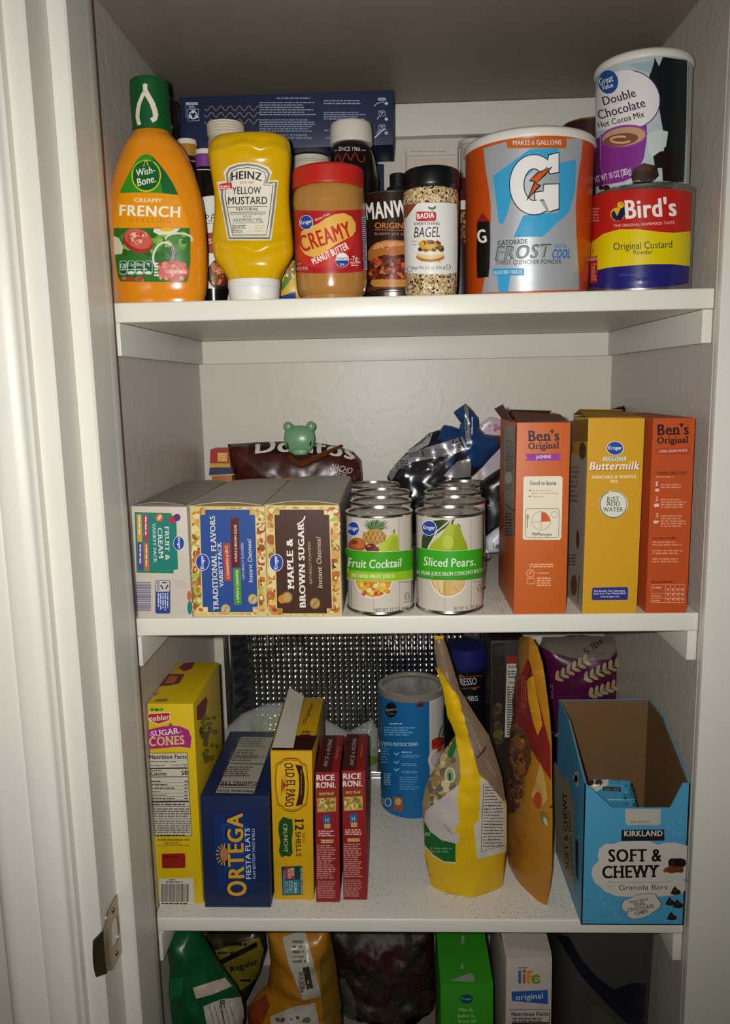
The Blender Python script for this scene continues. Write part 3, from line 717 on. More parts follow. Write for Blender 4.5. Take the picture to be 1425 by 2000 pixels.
a.text('CREAMY', 192, 1248, 556, 1128, 118, '#b8261c', 'x', arc=0, grow=-.05)
a.text('PEANUT BUTTER', 272, 1340, 530, 1222, 44, '#eee8e0', 'x', grow=.2); a.text('Gluten Free', 286, 1022, 388, 974, 18, '#e8d8c8', 'r')
a.oval_logo(219, 1030, 50, 54, word='Kroger', d=(.98, -.17), full=.84)
a.ell(478, 1306, 50, 56, '#e4e0da'); a.poly([(430, 1308), (526, 1308), (520, 1330), (500, 1352), (478, 1360), (455, 1352), (436, 1330)], '#263d8c'); a.text('PEANUTS', 438, 1304, 518, 1304, 18, '#263d8c', 'b'); a.text('USA', 462, 1346, 496, 1346, 16, '#e4e0da', 'b'); a.ring(478, 1306, 50, 56, 4, '#c84038')
a.text('-7g-', 538, 1312, 600, 1306, 34, '#ecd9cc', 'b'); a.text('PROTEIN', 536, 1335, 606, 1330, 16, '#ecd9cc', 'b'); a.greek(540, 1338, 606, 1350, 1, '#ecc9b8')
a.text('NET WT', 160, 1342, 186, 1338, 12, '#e8ccc0', 'r'); a.text('16 OZ (1 LB) 453g', 156, 1380, 232, 1374, 22, '#e8ccc0', 'r')
a.poly([(614, 990), (646, 985), (656, 1378), (630, 1380)], '#b9b4c4'); a.greek(616, 995, 650, 1370, 26, '#2a2440', fill=.5)
a.done(t.o)

# sloppy joe can
Yc = .100
t = bottle_thing('sauce_can', 'brown sloppy joe sauce can between the peanut butter and the bagel seasoning', 'can', 'B', (1200, 640, 1050), Yc); L0 = t.M.translation
gb = loft_px('B', [(851, 637, 1047), (1545, 655, 1050)], Yc, L0); mk('wrapper', *gb, mat('#2c1712', .32, noise_amt=.05), t.o, smooth=True)
steel = mat('#b9b2a6', .28, metal=1)
g = loft_px('B', [(838, 650, 1035), (840, 640, 1045), (847, 638, 1047), (852, 641, 1044), (1543, 658, 1046), (1546, 655, 1050), (1556, 655, 1050), (1560, 662, 1042)], Yc, L0, z0=.0003); mk('can_shell', *g, steel, t.o, smooth=True)
a = Art(t.bvh(gb), 'B', rough=.34, step=4)
a.text('MANWICH', 655, 1010, 1120, 968, 120, '#e6e2da', 'x'); a.text('ORIGINAL', 720, 1072, 1000, 1076, 42, '#d07d24', 'b'); a.line([(718, 1083), (960, 1088)], 4, '#b8763a'); a.text('SLOPPY JOE SAUCE', 718, 1122, 1005, 1125, 18, '#b08060', 'b', track=.1)
a.poly([(660, 1500), (1040, 1490), (1040, 1538), (658, 1538)], '#5a3520'); a.line([(690, 1515), (700, 1540)], 4, '#2c1712'); a.line([(775, 1510), (770, 1540)], 4, '#2c1712')
a.ell(830, 1380, 165, 110, '#5c2314'); a.blobs(670, 1270, 1000, 1470, 120, ['#7a2e18', '#a84a24', '#5c1f12', '#c0683c', '#8f3a1e', '#3c160e'], 10, 20)
a.poly([(690, 1480), (700, 1450), (780, 1445), (900, 1448), (1000, 1450), (990, 1480), (930, 1500), (800, 1503), (715, 1500)], '#b8813c')
a.poly([(664, 1300), (668, 1255), (690, 1215), (730, 1180), (790, 1160), (860, 1158), (930, 1165), (985, 1200), (1010, 1260), (990, 1275), (930, 1262), (860, 1275), (790, 1268), (730, 1285), (690, 1310)], '#a8642c')
a.poly([(700, 1225), (740, 1185), (800, 1168), (870, 1168), (930, 1180), (900, 1205), (800, 1205), (740, 1225)], '#c88a4c'); a.blobs(710, 1180, 950, 1235, 14, ['#e0c090'], 4, 6)
a.done(t.o)
# small black cap behind it
Yc = .19
t = bottle_thing('spice_bottle', 'small bottle with stepped black cap behind the brown can and bagel seasoning', 'bottle', 'B', (780, 800, 965), Yc); L0 = t.M.translation
g = loft_px('B', [(678, 832, 940), (683, 826, 946), (777, 828, 946), (779, 806, 962), (815, 802, 966)], Yc, L0); mk('flip_cap', *g, mat('#17151a', .4), t.o, smooth=True, ang=25)
g = loft_px('B', [(815, 808, 960), (900, 800, 966), (1560, 810, 966)], Yc, L0, z0=.0003); mk('bottle_body', *g, mat('#4a3d30', .25), t.o, smooth=True)

# everything-bagel seasoning
Yc = .040
t = bottle_thing('seasoning_jar', 'clear seasoning jar of sesame and poppy seeds with black lid and white label', 'jar', 'B', (1200, 935, 1328), Yc); L0 = t.M.translation
g = loft_px('B', smooth_rows([(650, 985, 1280), (654, 958, 1305), (664, 936, 1325), (688, 925, 1334), (730, 922, 1337), (780, 924, 1336), (798, 930, 1331), (818, 940, 1322)], 3), Yc, L0, seg=96); mk('screw_lid', *g, mat('#0f0e10', .33), t.o, smooth=True)
def seeds_mat():
    m = bpy.data.materials.new('sesame_and_poppy_seed_mix'); m.use_nodes = True; nt = m.node_tree; b = nt.nodes['Principled BSDF']; b.inputs['Roughness'].default_value = .3; b.inputs['Coat Weight'].default_value = .5
    tc = nt.nodes.new('ShaderNodeTexCoord'); v = nt.nodes.new('ShaderNodeTexVoronoi'); v.inputs['Scale'].default_value = 480
    nt.links.new(tc.outputs['Object'], v.inputs['Vector']); sp = nt.nodes.new('ShaderNodeSeparateColor'); nt.links.new(v.outputs['Color'], sp.inputs[0])
    r = nt.nodes.new('ShaderNodeValToRGB'); r.color_ramp.interpolation = 'CONSTANT'; e = r.color_ramp.elements
    for p, c in ((0, '#14110f'), (.14, '#b89a66'), (.5, '#cbb184'), (.72, '#8d7244'), (.88, '#dccdb0')):
        q = e[0] if p == 0 else (e[1] if p == .14 else e.new(p)); q.position = p; q.color = (*lin(c), 1)
    nt.links.new(sp.outputs[0], r.inputs['Fac']); nt.links.new(r.outputs['Color'], b.inputs['Base Color'])
    bp = nt.nodes.new('ShaderNodeBump'); bp.inputs['Strength'].default_value = .4; bp.inputs['Distance'].default_value = .002; nt.links.new(v.outputs['Distance'], bp.inputs['Height']); bp.invert = True; nt.links.new(bp.outputs['Normal'], b.inputs['Normal'])
    return m
SEED = seeds_mat()
gb = loft_px('B', smooth_rows([(800, 945, 1315), (815, 930, 1325), (850, 926, 1330), (1000, 929, 1330), (1400, 938, 1325), (1540, 945, 1316), (1570, 955, 1308)], 3), Yc, L0, z0=.0003, seg=72); mk('jar_of_seeds', *gb, SEED, t.o, smooth=True)
a = Art(t.bvh(gb), 'B', rough=.4, step=4)
a.poly([(930, 905), (990, 893), (1060, 887), (1150, 885), (1240, 886), (1316, 892), (1322, 1150), (1318, 1396), (1240, 1408), (1130, 1410), (1020, 1405), (942, 1395), (934, 1150)], '#dad8d4')
a.poly([(930, 905), (965, 897), (1030, 890), (1000, 930), (960, 985), (931, 1015)], '#7d4428')
a.rect(1022, 950, 1168, 1020, '#b5282a', rnd=16); a.text('BADIA', 1030, 1003, 1154, 995, 38, '#ece8e4', 'x'); a.poly([(1108, 912), (1140, 922), (1168, 905), (1162, 930), (1138, 938), (1112, 930)], '#3c6a2c'); a.line([(1138, 938), (1142, 955)], 4, '#3c6a2c')
a.text('EVERYTHING', 1012, 1052, 1192, 1048, 22, '#1c1a1a', 'b'); a.text('BAGEL', 1008, 1140, 1194, 1136, 74, '#1c1a1a', 'r', shear=.12); a.text('Aderezo', 988, 1172, 1032, 1170, 11, '#3a3634', 'r'); a.text('a Todo', 988, 1200, 1026, 1196, 14, '#3a3634', 'r')
a.blobs(1015, 1265, 1240, 1330, 40, ['#c8b07a', '#d8c898', '#a88a50'], 3, 7); a.ell(1125, 1282, 100, 38, '#a86a2c'); a.ell(1125, 1265, 96, 34, '#d8b880'); a.poly([(1030, 1250), (1060, 1225), (1200, 1228), (1225, 1250), (1200, 1268), (1060, 1270)], '#dcd2b8')
a.blobs(1030, 1190, 1225, 1250, 34, ['#5a2a1c', '#7aa03a', '#a83a28', '#3c2418', '#4f7a2c'], 12, 22); a.ell(1110, 1190, 70, 34, '#c89c28'); a.blobs(1050, 1160, 1210, 1200, 16, ['#6a2c1e', '#d8a83a', '#1f1814', '#8a4a2c'], 9, 18)
a.ring(982, 1372, 16, 20, 3, '#3a3634'); a.text('Net Wt. 5.5 oz. (156 g)', 1002, 1375, 1228, 1370, 24, '#2c2a2a', 'r'); a.ring(1250, 1358, 16, 20, 3, '#3a3634'); a.text('U', 1243, 1367, 1257, 1367, 20, '#2c2a2a', 'r')
a.done(t.o)

# striped carton and lidded tub at the back
t = carton('carton', 'white carton with thin pink stripes standing at the back behind the bagel seasoning', 'carton', 'B', (945, 1540), (1330, 1540), (1326, 470), (948, 478), Z1, '#cfc8bd', depth=.035, ymin=.318)
a = Art(t.front, 'B'); a.greek(985, 502, 1310, 516, 1, '#a0968c'); a.line([(946, 544), (1328, 535)], 5, '#9a9288')
for k in range(24): a.line([(956+k*15.5, 556), (954+k*15.5, 900)], 4, '#c9a39a', a.n if k else None)
a.done(t.o)
t = bottle_thing('jar', 'white lidded tub at the back left of the orange powder tub', 'jar', 'B', (540, 1330, 1530), .30); L0 = t.M.translation
g = loft_px('B', [(432, 1340, 1520), (440, 1330, 1530), (470, 1330, 1530), (476, 1345, 1520)], .30, L0); mk('snap_lid', *g, mat('#c4beb2', .3), t.o, smooth=True)
g = loft_px('B', [(476, 1342, 1520), (1500, 1350, 1520)], .30, L0, z0=.0003); mk('tub_body', *g, mat('#b8b2a8', .3), t.o, smooth=True)
t = bottle_thing('jar', 'maroon labelled jar half hidden between the bagel seasoning and the orange powder tub', 'jar', 'B', (900, 1240, 1420), .17); L0 = t.M.translation
gb = loft_px('B', [(722, 1245, 1420), (1565, 1260, 1430)], .17, L0, z0=.0003); mk('jar_body', *gb, mat('#4c1216', .3), t.o, smooth=True)
a = Art(t.bvh(gb), 'B', step=4); a.poly([(1325, 870), (1400, 865), (1402, 935), (1328, 935)], '#cfc8bd'); a.blobs(1330, 940, 1395, 1180, 26, ['#8a6a3c', '#5c3a20', '#a88a50', '#3c2a18'], 10, 18); a.poly([(1330, 1190), (1405, 1190), (1408, 1560), (1335, 1560)], '#1c1416'); a.done(t.o)

# orange and silver drink powder tub
Yc = .082
t = bottle_thing('drink_powder_tub', 'big orange and silver drink powder tub with blue lightning graphics and white lid', 'tub', 'C', (1000, 72, 705), Yc); L0 = t.M.translation
gl = loft_px('C', smooth_rows([(525, 140, 660), (529, 100, 700), (538, 78, 722), (551, 67, 733), (576, 66, 735), (586, 70, 731)], 3), Yc, L0, seg=96); mk('snap_lid', *gl, mat('#d6d0c6', .4), t.o, smooth=True)
gb = loft_px('C', [(585, 72, 728), (596, 74, 725), (800, 76, 715), (1000, 75, 708), (1265, 78, 693)], Yc, L0, z0=.0003, seg=96); mk('tub_body', *gb, mat('#c04a12', .3, coat=.2), t.o, smooth=True)
a = Art(t.bvh(gb), 'C', rough=.3, step=4)
sil = mat('#b4b8bc', .36, metal=.35)
a.poly([(168, 548), (176, 640), (192, 740), (204, 830), (205, 920), (195, 1040), (178, 1180), (160, 1290), (200, 1284), (420, 1276), (655, 1270), (652, 1180), (640, 1000), (636, 850), (645, 720), (665, 600), (672, 500), (560, 495), (420, 500), (280, 515)], sil)
bl = '#3a9ac8'
a.poly([(405, 552), (552, 548), (540, 600), (440, 640), (320, 760), (290, 880), (268, 935), (246, 930), (216, 690)], bl)
a.poly([(550, 625), (638, 605), (634, 760), (600, 880), (540, 930), (470, 1000), (320, 1002), (370, 890), (470, 880), (548, 880)], bl)
a.poly([(238, 1198), (305, 1196), (292, 1282), (246, 1284)], bl)
a.rect(287, 495, 590, 548, '#b85c22', rnd=8); a.text('MAKES 6 GALLONS', 318, 532, 564, 530, 24, '#dcd4cc', 'b')
# big G
def bigG(o, col):
    cx, cy = 428, 735; pts = []
    R1x, R1y = 122+o, 150+o; r2x, r2y = 52-o, 85-o
    n = 26
    for k in range(n+1):
        an = math.radians(-38-k*(322-38-24)/n); pts.append((cx+R1x*math.cos(an), cy+R1y*math.sin(an)))
    outer = [(548+o, 575-o), (548+o, 668+o), (497-o, 672+o)] 
    a.ring(cx-4, cy, (R1x+r2x)/2, (R1y+r2y)/2, 68+2*o, col, -48, -300)
    a.poly([(500-o, 585-o), (548+o, 573-o), (548+o, 670+o), (506-o, 678+o), (490, 640)], col)
    a.poly([(476-o, 735-o), (548+o, 733-o), (548+o, 856+o), (500, 872+o), (470, 800)], col)
    a.poly([(430-o, 776-o), (490, 768-o), (490, 810+o), (430-o, 812+o)], col)
bigG(5, '#17171a'); bigG(0, '#e2e0dc')
a.poly([(518, 643), (440, 672), (398, 716), (424, 722), (384, 820), (462, 738), (438, 728), (480, 690)], '#17171a'); a.poly([(508, 650), (444, 677), (408, 712), (434, 719), (396, 800), (450, 738), (430, 732), (470, 690)], '#c85418')
gy = '#4a4c50'
a.text('GATORADE', 242, 1045, 392, 1035, 24, gy, 'x', slab=True); a.text('FROST', 228, 1118, 498, 1104, 66, '#4a4c50', 'x', shear=.25); a.text('FROST', 234, 1114, 494, 1101, 58, '#8d9094', 'r', shear=.25); a.text('CRISP &', 520, 1060, 586, 1058, 20, '#3a7ab8', 'b', shear=.2); a.text('COOL', 512, 1110, 604, 1108, 44, '#2a62a8', 'x', shear=.2)
a.text('THIRST QUENCHER POWDER', 230, 1143, 562, 1138, 23, gy, 'b'); a.rect(217, 1162, 375, 1198, '#3a92c0'); a.text('GLACIER FREEZE', 222, 1192, 366, 1188, 18, '#cfdde4', 'b')
# little bottle picture
a.poly([(140, 925), (200, 920), (206, 1000), (202, 1150), (196, 1205), (140, 1212), (136, 1100)], '#12130f'); a.poly([(140, 924), (148, 905), (165, 880), (185, 900), (200, 920)], '#8a1f1c')
a.text('G', 145, 1034, 190, 1028, 66, '#e2e0dc', 'x')
a.done(t.o)

# dark can behind
t = bottle_thing('tin_can', 'dark red can with gold rim half hidden behind the orange powder tub', 'can', 'C', (450, 570, 860), .225); L0 = t.M.translation
g = loft_px('C', [(430, 575, 850), (432, 568, 858), (440, 568, 858)], .225, L0); mk('gold_rim', *g, mat('#8a7434', .35, metal=.8), t.o, smooth=True)
g = loft_px('C', [(440, 571, 855), (1260, 585, 850)], .225, L0, z0=.0003); mk('can_body', *g, mat('#34141a', .35), t.o, smooth=True)

# custard powder tin
Yc = .066
t = bottle_thing('custard_tin', 'red, yellow and blue custard powder tin standing under the cocoa can', 'tin', 'C', (1000, 720, 1230), Yc); L0 = t.M.translation
g = loft_px('C', [(783, 738, 1222), (785, 726, 1232), (799, 725, 1233), (804, 729, 1229), (810, 727, 1231), (1250, 708, 1210), (1256, 706, 1212), (1262, 708, 1210)], Yc, L0, z0=.0003, seg=96); gb = g; mk('tin_body', *g, mat('#a4a09c', .3, metal=.9), t.o, smooth=True)
zt = max(v.z for v in g[0]) + Z1
a = Art(t.bvh(gb), 'C', rough=.28, step=4)
a.poly([(728, 794), (800, 772), (900, 760), (1000, 755), (1100, 756), (1180, 762), (1231, 774), (1222, 1000), (1212, 1238), (1150, 1250), (1000, 1262), (850, 1266), (760, 1264), (708, 1255), (714, 1000)], '#b3201a')
a.poly([(718, 1030), (780, 985), (860, 962), (960, 962), (1060, 975), (1140, 980), (1224, 972), (1218, 1150), (1130, 1142), (1020, 1142), (900, 1150), (800, 1162), (712, 1180)], '#d4bd06')
a.poly([(712, 1180), (800, 1158), (900, 1148), (1020, 1140), (1130, 1140), (1216, 1150), (1212, 1238), (1150, 1250), (1000, 1262), (850, 1266), (760, 1264), (708, 1255)], '#20206a')
a.text("Bird's", 892, 908, 1152, 892, 92, '#e8e2dc', 'x'); a.text('THE ORIGINAL HOMEMADE TASTE', 834, 952, 1140, 934, 14, '#e0cfc4', 'r', track=.06)
a.ell(852, 885, 36, 34, '#d4b41c'); a.poly([(820, 880), (835, 865), (850, 895), (870, 850), (888, 845), (890, 885), (872, 915), (846, 918), (826, 905)], '#1a1a4a'); a.ell(868, 838, 17, 17, '#d4b41c'); a.poly([(880, 825), (895, 832), (882, 842)], '#c8641c'); a.ell(872, 832, 3.5, 3.5, '#141414')
a.text('Original Custard', 832, 1068, 1128, 1056, 36, '#23232a', 'r'); a.text('Powder', 934, 1092, 1030, 1088, 22, '#23232a', 'r')
a.rect(700, 1098, 752, 1240, '#a8221c', rnd=6) if False else a.poly([(716, 1105), (750, 1096), (752, 1232), (714, 1242)], '#a8221c'); a.text("Bird's", 718, 1125, 750, 1118, 18, '#e8dcd0', 'b'); a.greek(720, 1135, 748, 1225, 9, '#d89a8c'); a.greek(728, 850, 765, 925, 5, '#c87a6c')
a.ring(968, 1194, 16, 16, 3, '#3a4a8a'); a.greek(860, 1186, 945, 1204, 1, '#353a7c')
a.done(t.o)
# cocoa can on top of it
Yc = .062
t = bottle_thing('cocoa_can', 'white and purple hot cocoa can stacked on the custard tin', 'can', 'C', (600, 742, 1208), Yc, z=zt+.0004); L0 = t.M.translation
g = loft_px('C', smooth_rows([(118, 800, 1160), (121, 765, 1195), (131, 746, 1216), (145, 738, 1226), (165, 738, 1227), (173, 743, 1222)], 3), Yc, L0, seg=96); mk('snap_lid', *g, mat('#d2ccc2', .4), t.o, smooth=True)
gb = loft_px('C', [(171, 744, 1220), (400, 745, 1214), (758, 744, 1202)], Yc, L0, z0=.0003, seg=96); mk('can_body', *gb, mat('#a9b4b8', .32), t.o, smooth=True)
a = Art(t.bvh(gb), 'C', rough=.32, step=4)
a.poly([(745, 180), (800, 140), (900, 115), (1000, 100), (1100, 92), (1210, 100), (1212, 400), (1198, 735), (1100, 730), (1000, 735), (900, 745), (800, 765), (745, 780), (744, 400)], '#aab6ba')
a.poly([(1040, 85), (1062, 130), (1082, 82), (1205, 100), (1200, 400), (1190, 690), (1185, 735), (1080, 730), (1090, 500), (1060, 330), (1010, 190)], '#12181b')
a.poly([(900, 120), (1040, 100), (1020, 165), (960, 150)], '#8fa6ac')
a.ell(905, 300, 162, 150, '#d8d2d0', 10); a.ring(905, 300, 162, 150, 5, '#5a2a5c', -90, 60, ang=10); a.poly([(744, 280), (800, 230), (860, 300), (860, 440), (744, 460)], '#d8d2d0')
a.ell(806, 210, 50, 60, '#1d4a8c'); a.text('Great', 764, 228, 832, 205, 34, '#e4e2e0', 'b', shear=.1); a.text('Value', 776, 252, 832, 235, 24, '#e4e2e0', 'b', shear=.1)
pu = '#3c2440'
a.text('Double', 784, 330, 948, 284, 44, pu, 'b'); a.text('Chocolate', 760, 402, 996, 336, 46, pu, 'b'); a.text('Hot Cocoa Mix', 758, 446, 990, 388, 30, '#2a2028', 'b')
a.poly([(768, 480), (1000, 430), (1000, 500), (985, 600), (945, 690), (880, 720), (790, 735), (768, 640)], '#7a2a80'); a.ell(886, 488, 118, 58, '#8a3a90', -8); a.ell(886, 490, 108, 48, '#b89070', -8); a.ell(870, 505, 88, 32, '#7a4a30', -8); a.ring(870, 505, 50, 16, 10, '#c8a488', 20, 300)
a.poly([(744, 500), (766, 490), (768, 640), (790, 735), (744, 745)], '#50205a')
a.text('NT WT 10 OZ (283g)', 744, 724, 924, 678, 32, '#e0d8dc', 'b')
a.poly([(920, 690), (935, 655), (985, 625), (1050, 640), (1060, 690), (1030, 722), (930, 728)], '#2a1612'); a.poly([(1030, 575), (1110, 558), (1150, 580), (1145, 650), (1040, 650)], '#1c1012'); a.poly([(1075, 650), (1150, 645), (1150, 720), (1080, 722)], '#180e10'); a.poly([(935, 660), (985, 630), (1040, 642), (1010, 670)], '#4a2418')
a.poly([(1000, 480), (1060, 455), (1105, 465), (1095, 540), (1060, 570), (1020, 600), (1005, 560)], '#b8c4c0'); a.blobs(750, 735, 820, 765, 4, ['#2a1612'], 10, 16)
a.line([(1206, 130), (1200, 480)], 6, '#8a8f90')
a.done(t.o)

# ------------------------------------------------------------------ middle shelf
def sheet(x0, x1, y0, y1, zf, th=.0006, nx=12, ny=2):
    """a thin bent panel: zf(u, v) gives its height"""
    V = []; Fc = []
    for s_ in (0, 1):
        for j in range(ny+1):
            for i in range(nx+1):
                u, v = i/nx, j/ny; V.append(Vector((x0+(x1-x0)*u, y0+(y1-y0)*v, zf(u, v)+th*s_)))
    n = (nx+1)*(ny+1)
    for j in range(ny):
        for i in range(nx):
            q = j*(nx+1)+i; Fc.append([q, q+nx+1, q+nx+2, q+1]); Fc.append([n+q, n+q+1, n+q+nx+2, n+q+nx+1])
    bd = [i for i in range(nx)] + [nx+j*(nx+1) for j in range(ny)] + [ny*(nx+1)+i for i in range(nx, 0, -1)] + [j*(nx+1) for j in range(ny, 0, -1)]
    for a, b in zip(bd, bd[1:]+bd[:1]): Fc.append([a, b, b+n, a+n])
    return V, Fc
CARD = mat('#a59c90', .6, noise_amt=.06, nscale=30)
def oat_flap(t, col='#b9b1a6'):
    g = sheet(.0006, t.w-.001, -.0008, t.d*.995, lambda u, v: t.h+.0002+.0042*math.sin(math.pi*u)*(1-v*.5), .0007)
    mk('top_flap', *g, mat(col, .5, noise_amt=.10, nscale=45), t.o, smooth=True)
def food_border(a, reg, n, seed=0, hole=None):
    cols = ['#b0642a', '#c08a46', '#d0a860', '#9a5a2a', '#a0b048', '#dcc88a', '#b8702f', '#c89a4c', '#d9cf9a', '#96482a']
    st = random.getstate(); random.seed(seed); k0 = a.n
    for _ in range(n):
        lay_ = k0 + 1 + (_ % 150)*.04
        x, y = random.uniform(reg[0]+16, reg[2]-16), random.uniform(reg[1]+16, reg[3]-16)
        if hole and hole[0]+26 < x < hole[2]-26 and hole[1]+24 < y < hole[3]-24: continue
        r = random.uniform(13, 32); x = min(max(x, reg[0]+r), reg[2]-r); y = min(max(y, reg[1]+r), reg[3]-r)
        an = random.uniform(0, 180); a.ell(x, y, r, r*random.uniform(.65, .95), random.choice(cols), an, lay_, 12)
        if random.random() < .6: a.ell(x+r*.1, y-r*.1, r*.6, r*.45, random.choice(cols), an, lay_+.02, 10)
    a.n = k0 + 8; random.setstate(st)
def notched(x0, y0, x1, y1, n): return [(x0+n, y0), (x1-n, y0), (x1-n, y0+n), (x1, y0+n), (x1, y1-n), (x1-n, y1-n), (x1-n, y1), (x0+n, y1), (x0+n, y1-n), (x0, y1-n), (x0, y0+n), (x0+n, y0+n)]
t = carton('oatmeal_box', 'fruit and cream oatmeal box with teal panel against the left wall', 'box', 'E', (125, 1230), (441, 1232), (407, 575), (78, 572), Z2, '#c2b9ad', tb=(600, 428), group='instant oatmeal boxes')
oat_flap(t, '#8f867a')
a = Art(t.front, 'E')
a.poly([(100, 600), (322, 608), (324, 632), (350, 640), (362, 950), (336, 955), (336, 976), (112, 972)], '#cfc08a'); a.poly([(100, 606), (318, 613), (320, 638), (346, 646), (357, 945), (331, 950), (331, 970), (112, 966)], '#17766c')
a.text('FRUIT &', 278, 690, 283, 892, 24, '#dcd8cc', 'b', slab=True); a.text('CREAM', 236, 700, 244, 882, 26, '#dcd8cc', 'b', slab=True); a.text('VARIETY PACK', 206, 672, 214, 906, 17, '#dcd8cc', 'r', slab=True)
for x0, y0, y1, c, s_ in ((150, 622, 780, '#a83250', 'STRAWBERRIES'), (112, 618, 782, '#c89a2c', 'PEACHES'), (154, 790, 955, '#b8642c', 'BANANAS'), (118, 788, 948, '#5c3a80', 'BLUEBERRIES')):
    a.poly([(x0, y0), (x0+28, y0+2), (x0+34, y1), (x0+6, y1)], c); a.greek(x0+9, y0+10, x0+24, y1-12, 1, '#d8ccb8', vert=True)
a.ell(248, 640, 24, 24, '#b8602c', 30); a.ell(248, 638, 10, 18, '#e0b890', 30); a.ell(322, 650, 24, 24, '#b02c48'); a.ell(352, 638, 20, 22, '#5a2c6c'); a.ell(310, 632, 14, 12, '#3c7a30')
a.oval_logo(363, 790, 33, 43, d=(.05, .998))
a.barcode(106, 1020, 198, 1190, '#3a3a70', vert=False); a.rect(224, 1008, 312, 1206, '#2c3f80', rnd=12); a.rect(228, 1012, 308, 1076, '#c2b9ad', rnd=8)
for k in range(3):
    an = math.radians(-90+k*120); a.line([(278+22*math.cos(an-.7), 1040+22*math.sin(an-.7)), (278+22*math.cos(an+.7), 1040+22*math.sin(an+.7))], 8, '#2b2a30')
a.greek(232, 1016, 250, 1070, 2, '#55525c', vert=True); a.greek(236, 1084, 304, 1196, 5, '#b9c0d8', vert=True)
a.ell(428, 1170, 14, 40, '#17766c'); a.ell(424, 1100, 12, 30, '#b8602c'); a.poly([(330, 1000), (400, 1010), (410, 1060), (340, 1050)], '#bbb1a4')
a.done(t.o, 'printed_panel')
for (nm, lab_, bl, br, tr, tl, tb, pan, hole, sd) in (
    ('trad', 'traditional flavors oatmeal box with blue panel, middle of the three oatmeal boxes', (455, 1220), (886, 1222), (869, 574), (425, 572), (1050, 418), '#27488c', (490, 592, 820, 1198), 3),
    ('maple', 'maple and brown sugar oatmeal box with dark brown panel beside the fruit cans', (891, 1222), (1328, 1225), (1308, 566), (871, 566), (1085, 404), '#40210f', (930, 592, 1258, 1206), 8)):
    t = carton('oatmeal_box', lab_, 'box', 'E', bl, br, tr, tl, Z2, '#cdb878', tb=tb, group='instant oatmeal boxes'); oat_flap(t)
    a = Art(t.front, 'E'); food_border(a, (tl[0]+8, tl[1]+6, br[0]-10, br[1]-6), 900, sd, hole)
    sh = 14
    P = [(x + (y-590)*.03 - 4, y) for x, y in notched(hole[0]-6, hole[1]-6, hole[2]+2, hole[3]+6, 34)]; a.poly(P, '#d8c07c')
    P = [(x + (y-590)*.03 - 4, y) for x, y in notched(hole[0], hole[1], hole[2]-4, hole[3], 30)]; a.poly(P, pan)
    if nm == 'trad':
        a.text('TRADITIONAL FLAVORS', 598, 1188, 575, 628, 30, '#e0dcd0', 'b', slab=True); a.text('VARIETY PACK', 626, 1050, 612, 785, 22, '#e0dcd0', 'b', slab=True)
        a.poly([(622, 792), (664, 788), (674, 1012), (632, 1014)], '#a8452c'); a.text('2 CINNAMON & SPICE', 662, 1000, 652, 805, 15, '#e8d8c4', 'b')
        a.poly([(668, 642), (716, 640), (724, 930), (676, 934)], '#5c1a16'); a.text('4 MAPLE & BROWN SUGAR', 708, 900, 704, 680, 15, '#e8d8c4', 'b')
        a.poly([(684, 940), (728, 936), (734, 1152), (690, 1156)], '#4c8a30'); a.text('4 APPLES & CINNAMON', 720, 1140, 714, 950, 15, '#e0e4c8', 'b')
        a.text('NATURALLY FLAVORED', 752, 1002, 744, 785, 14, '#c8ccd8', 'r'); a.text('Instant Oatmeal', 800, 1022, 790, 770, 24, '#d8d8d8', 'r', shear=.25)
        a.oval_logo(503, 902, 41, 50, d=(-.04, -.999))
        for cx, cy in ((800, 1120), (640, 1180)): a.ell(cx, cy, 29, 31, '#9a8458'); a.ell(cx, cy, 24, 26, '#c2ab78'); a.line([(cx-12, cy+16), (cx+10, cy-16)], 4, '#6a5430')
    else:
        a.text('MAPLE &', 1044, 1062, 1034, 762, 36, '#e8e2d6', 'x', slab=True); a.text('BROWN SUGAR', 1112, 1170, 1100, 668, 34, '#e8e2d6', 'x', slab=True); a.line([(1062, 680), (1085, 665), (1102, 650), (1108, 630)], 8, '#e8e2d6')
        a.text('NATURALLY FLAVORED', 1152, 1030, 1140, 782, 16, '#b89c80', 'r'); a.text('Instant Oatmeal', 1212, 1056, 1200, 758, 28, '#d0b898', 'r', shear=.25)
        a.oval_logo(938, 905, 41, 52, d=(-.04, -.999))
        a.ell(1168, 1146, 31, 33, '#8a6a3c'); a.ell(1168, 1146, 26, 28, '#b08c54'); a.line([(1156, 1164), (1180, 1128)], 4, '#5a3c1c'); a.ell(1003, 1110, 32, 34, '#94703c'); a.ell(975, 1120, 26, 26, '#c27a28'); a.ell(1003, 1110, 24, 26, '#b8945c'); a.blobs(960, 620, 1230, 760, 8, ['#7a4a20'], 2, 4)
    a.done(t.o, 'printed_panel')
    if nm == 'maple':
        mk('side_panel', *g_box(t.w, t.w+.0004, .001, t.d-.001, .001, t.h-.001), mat('#8d8478', .5, noise_amt=.25, nscale=90), t.o)

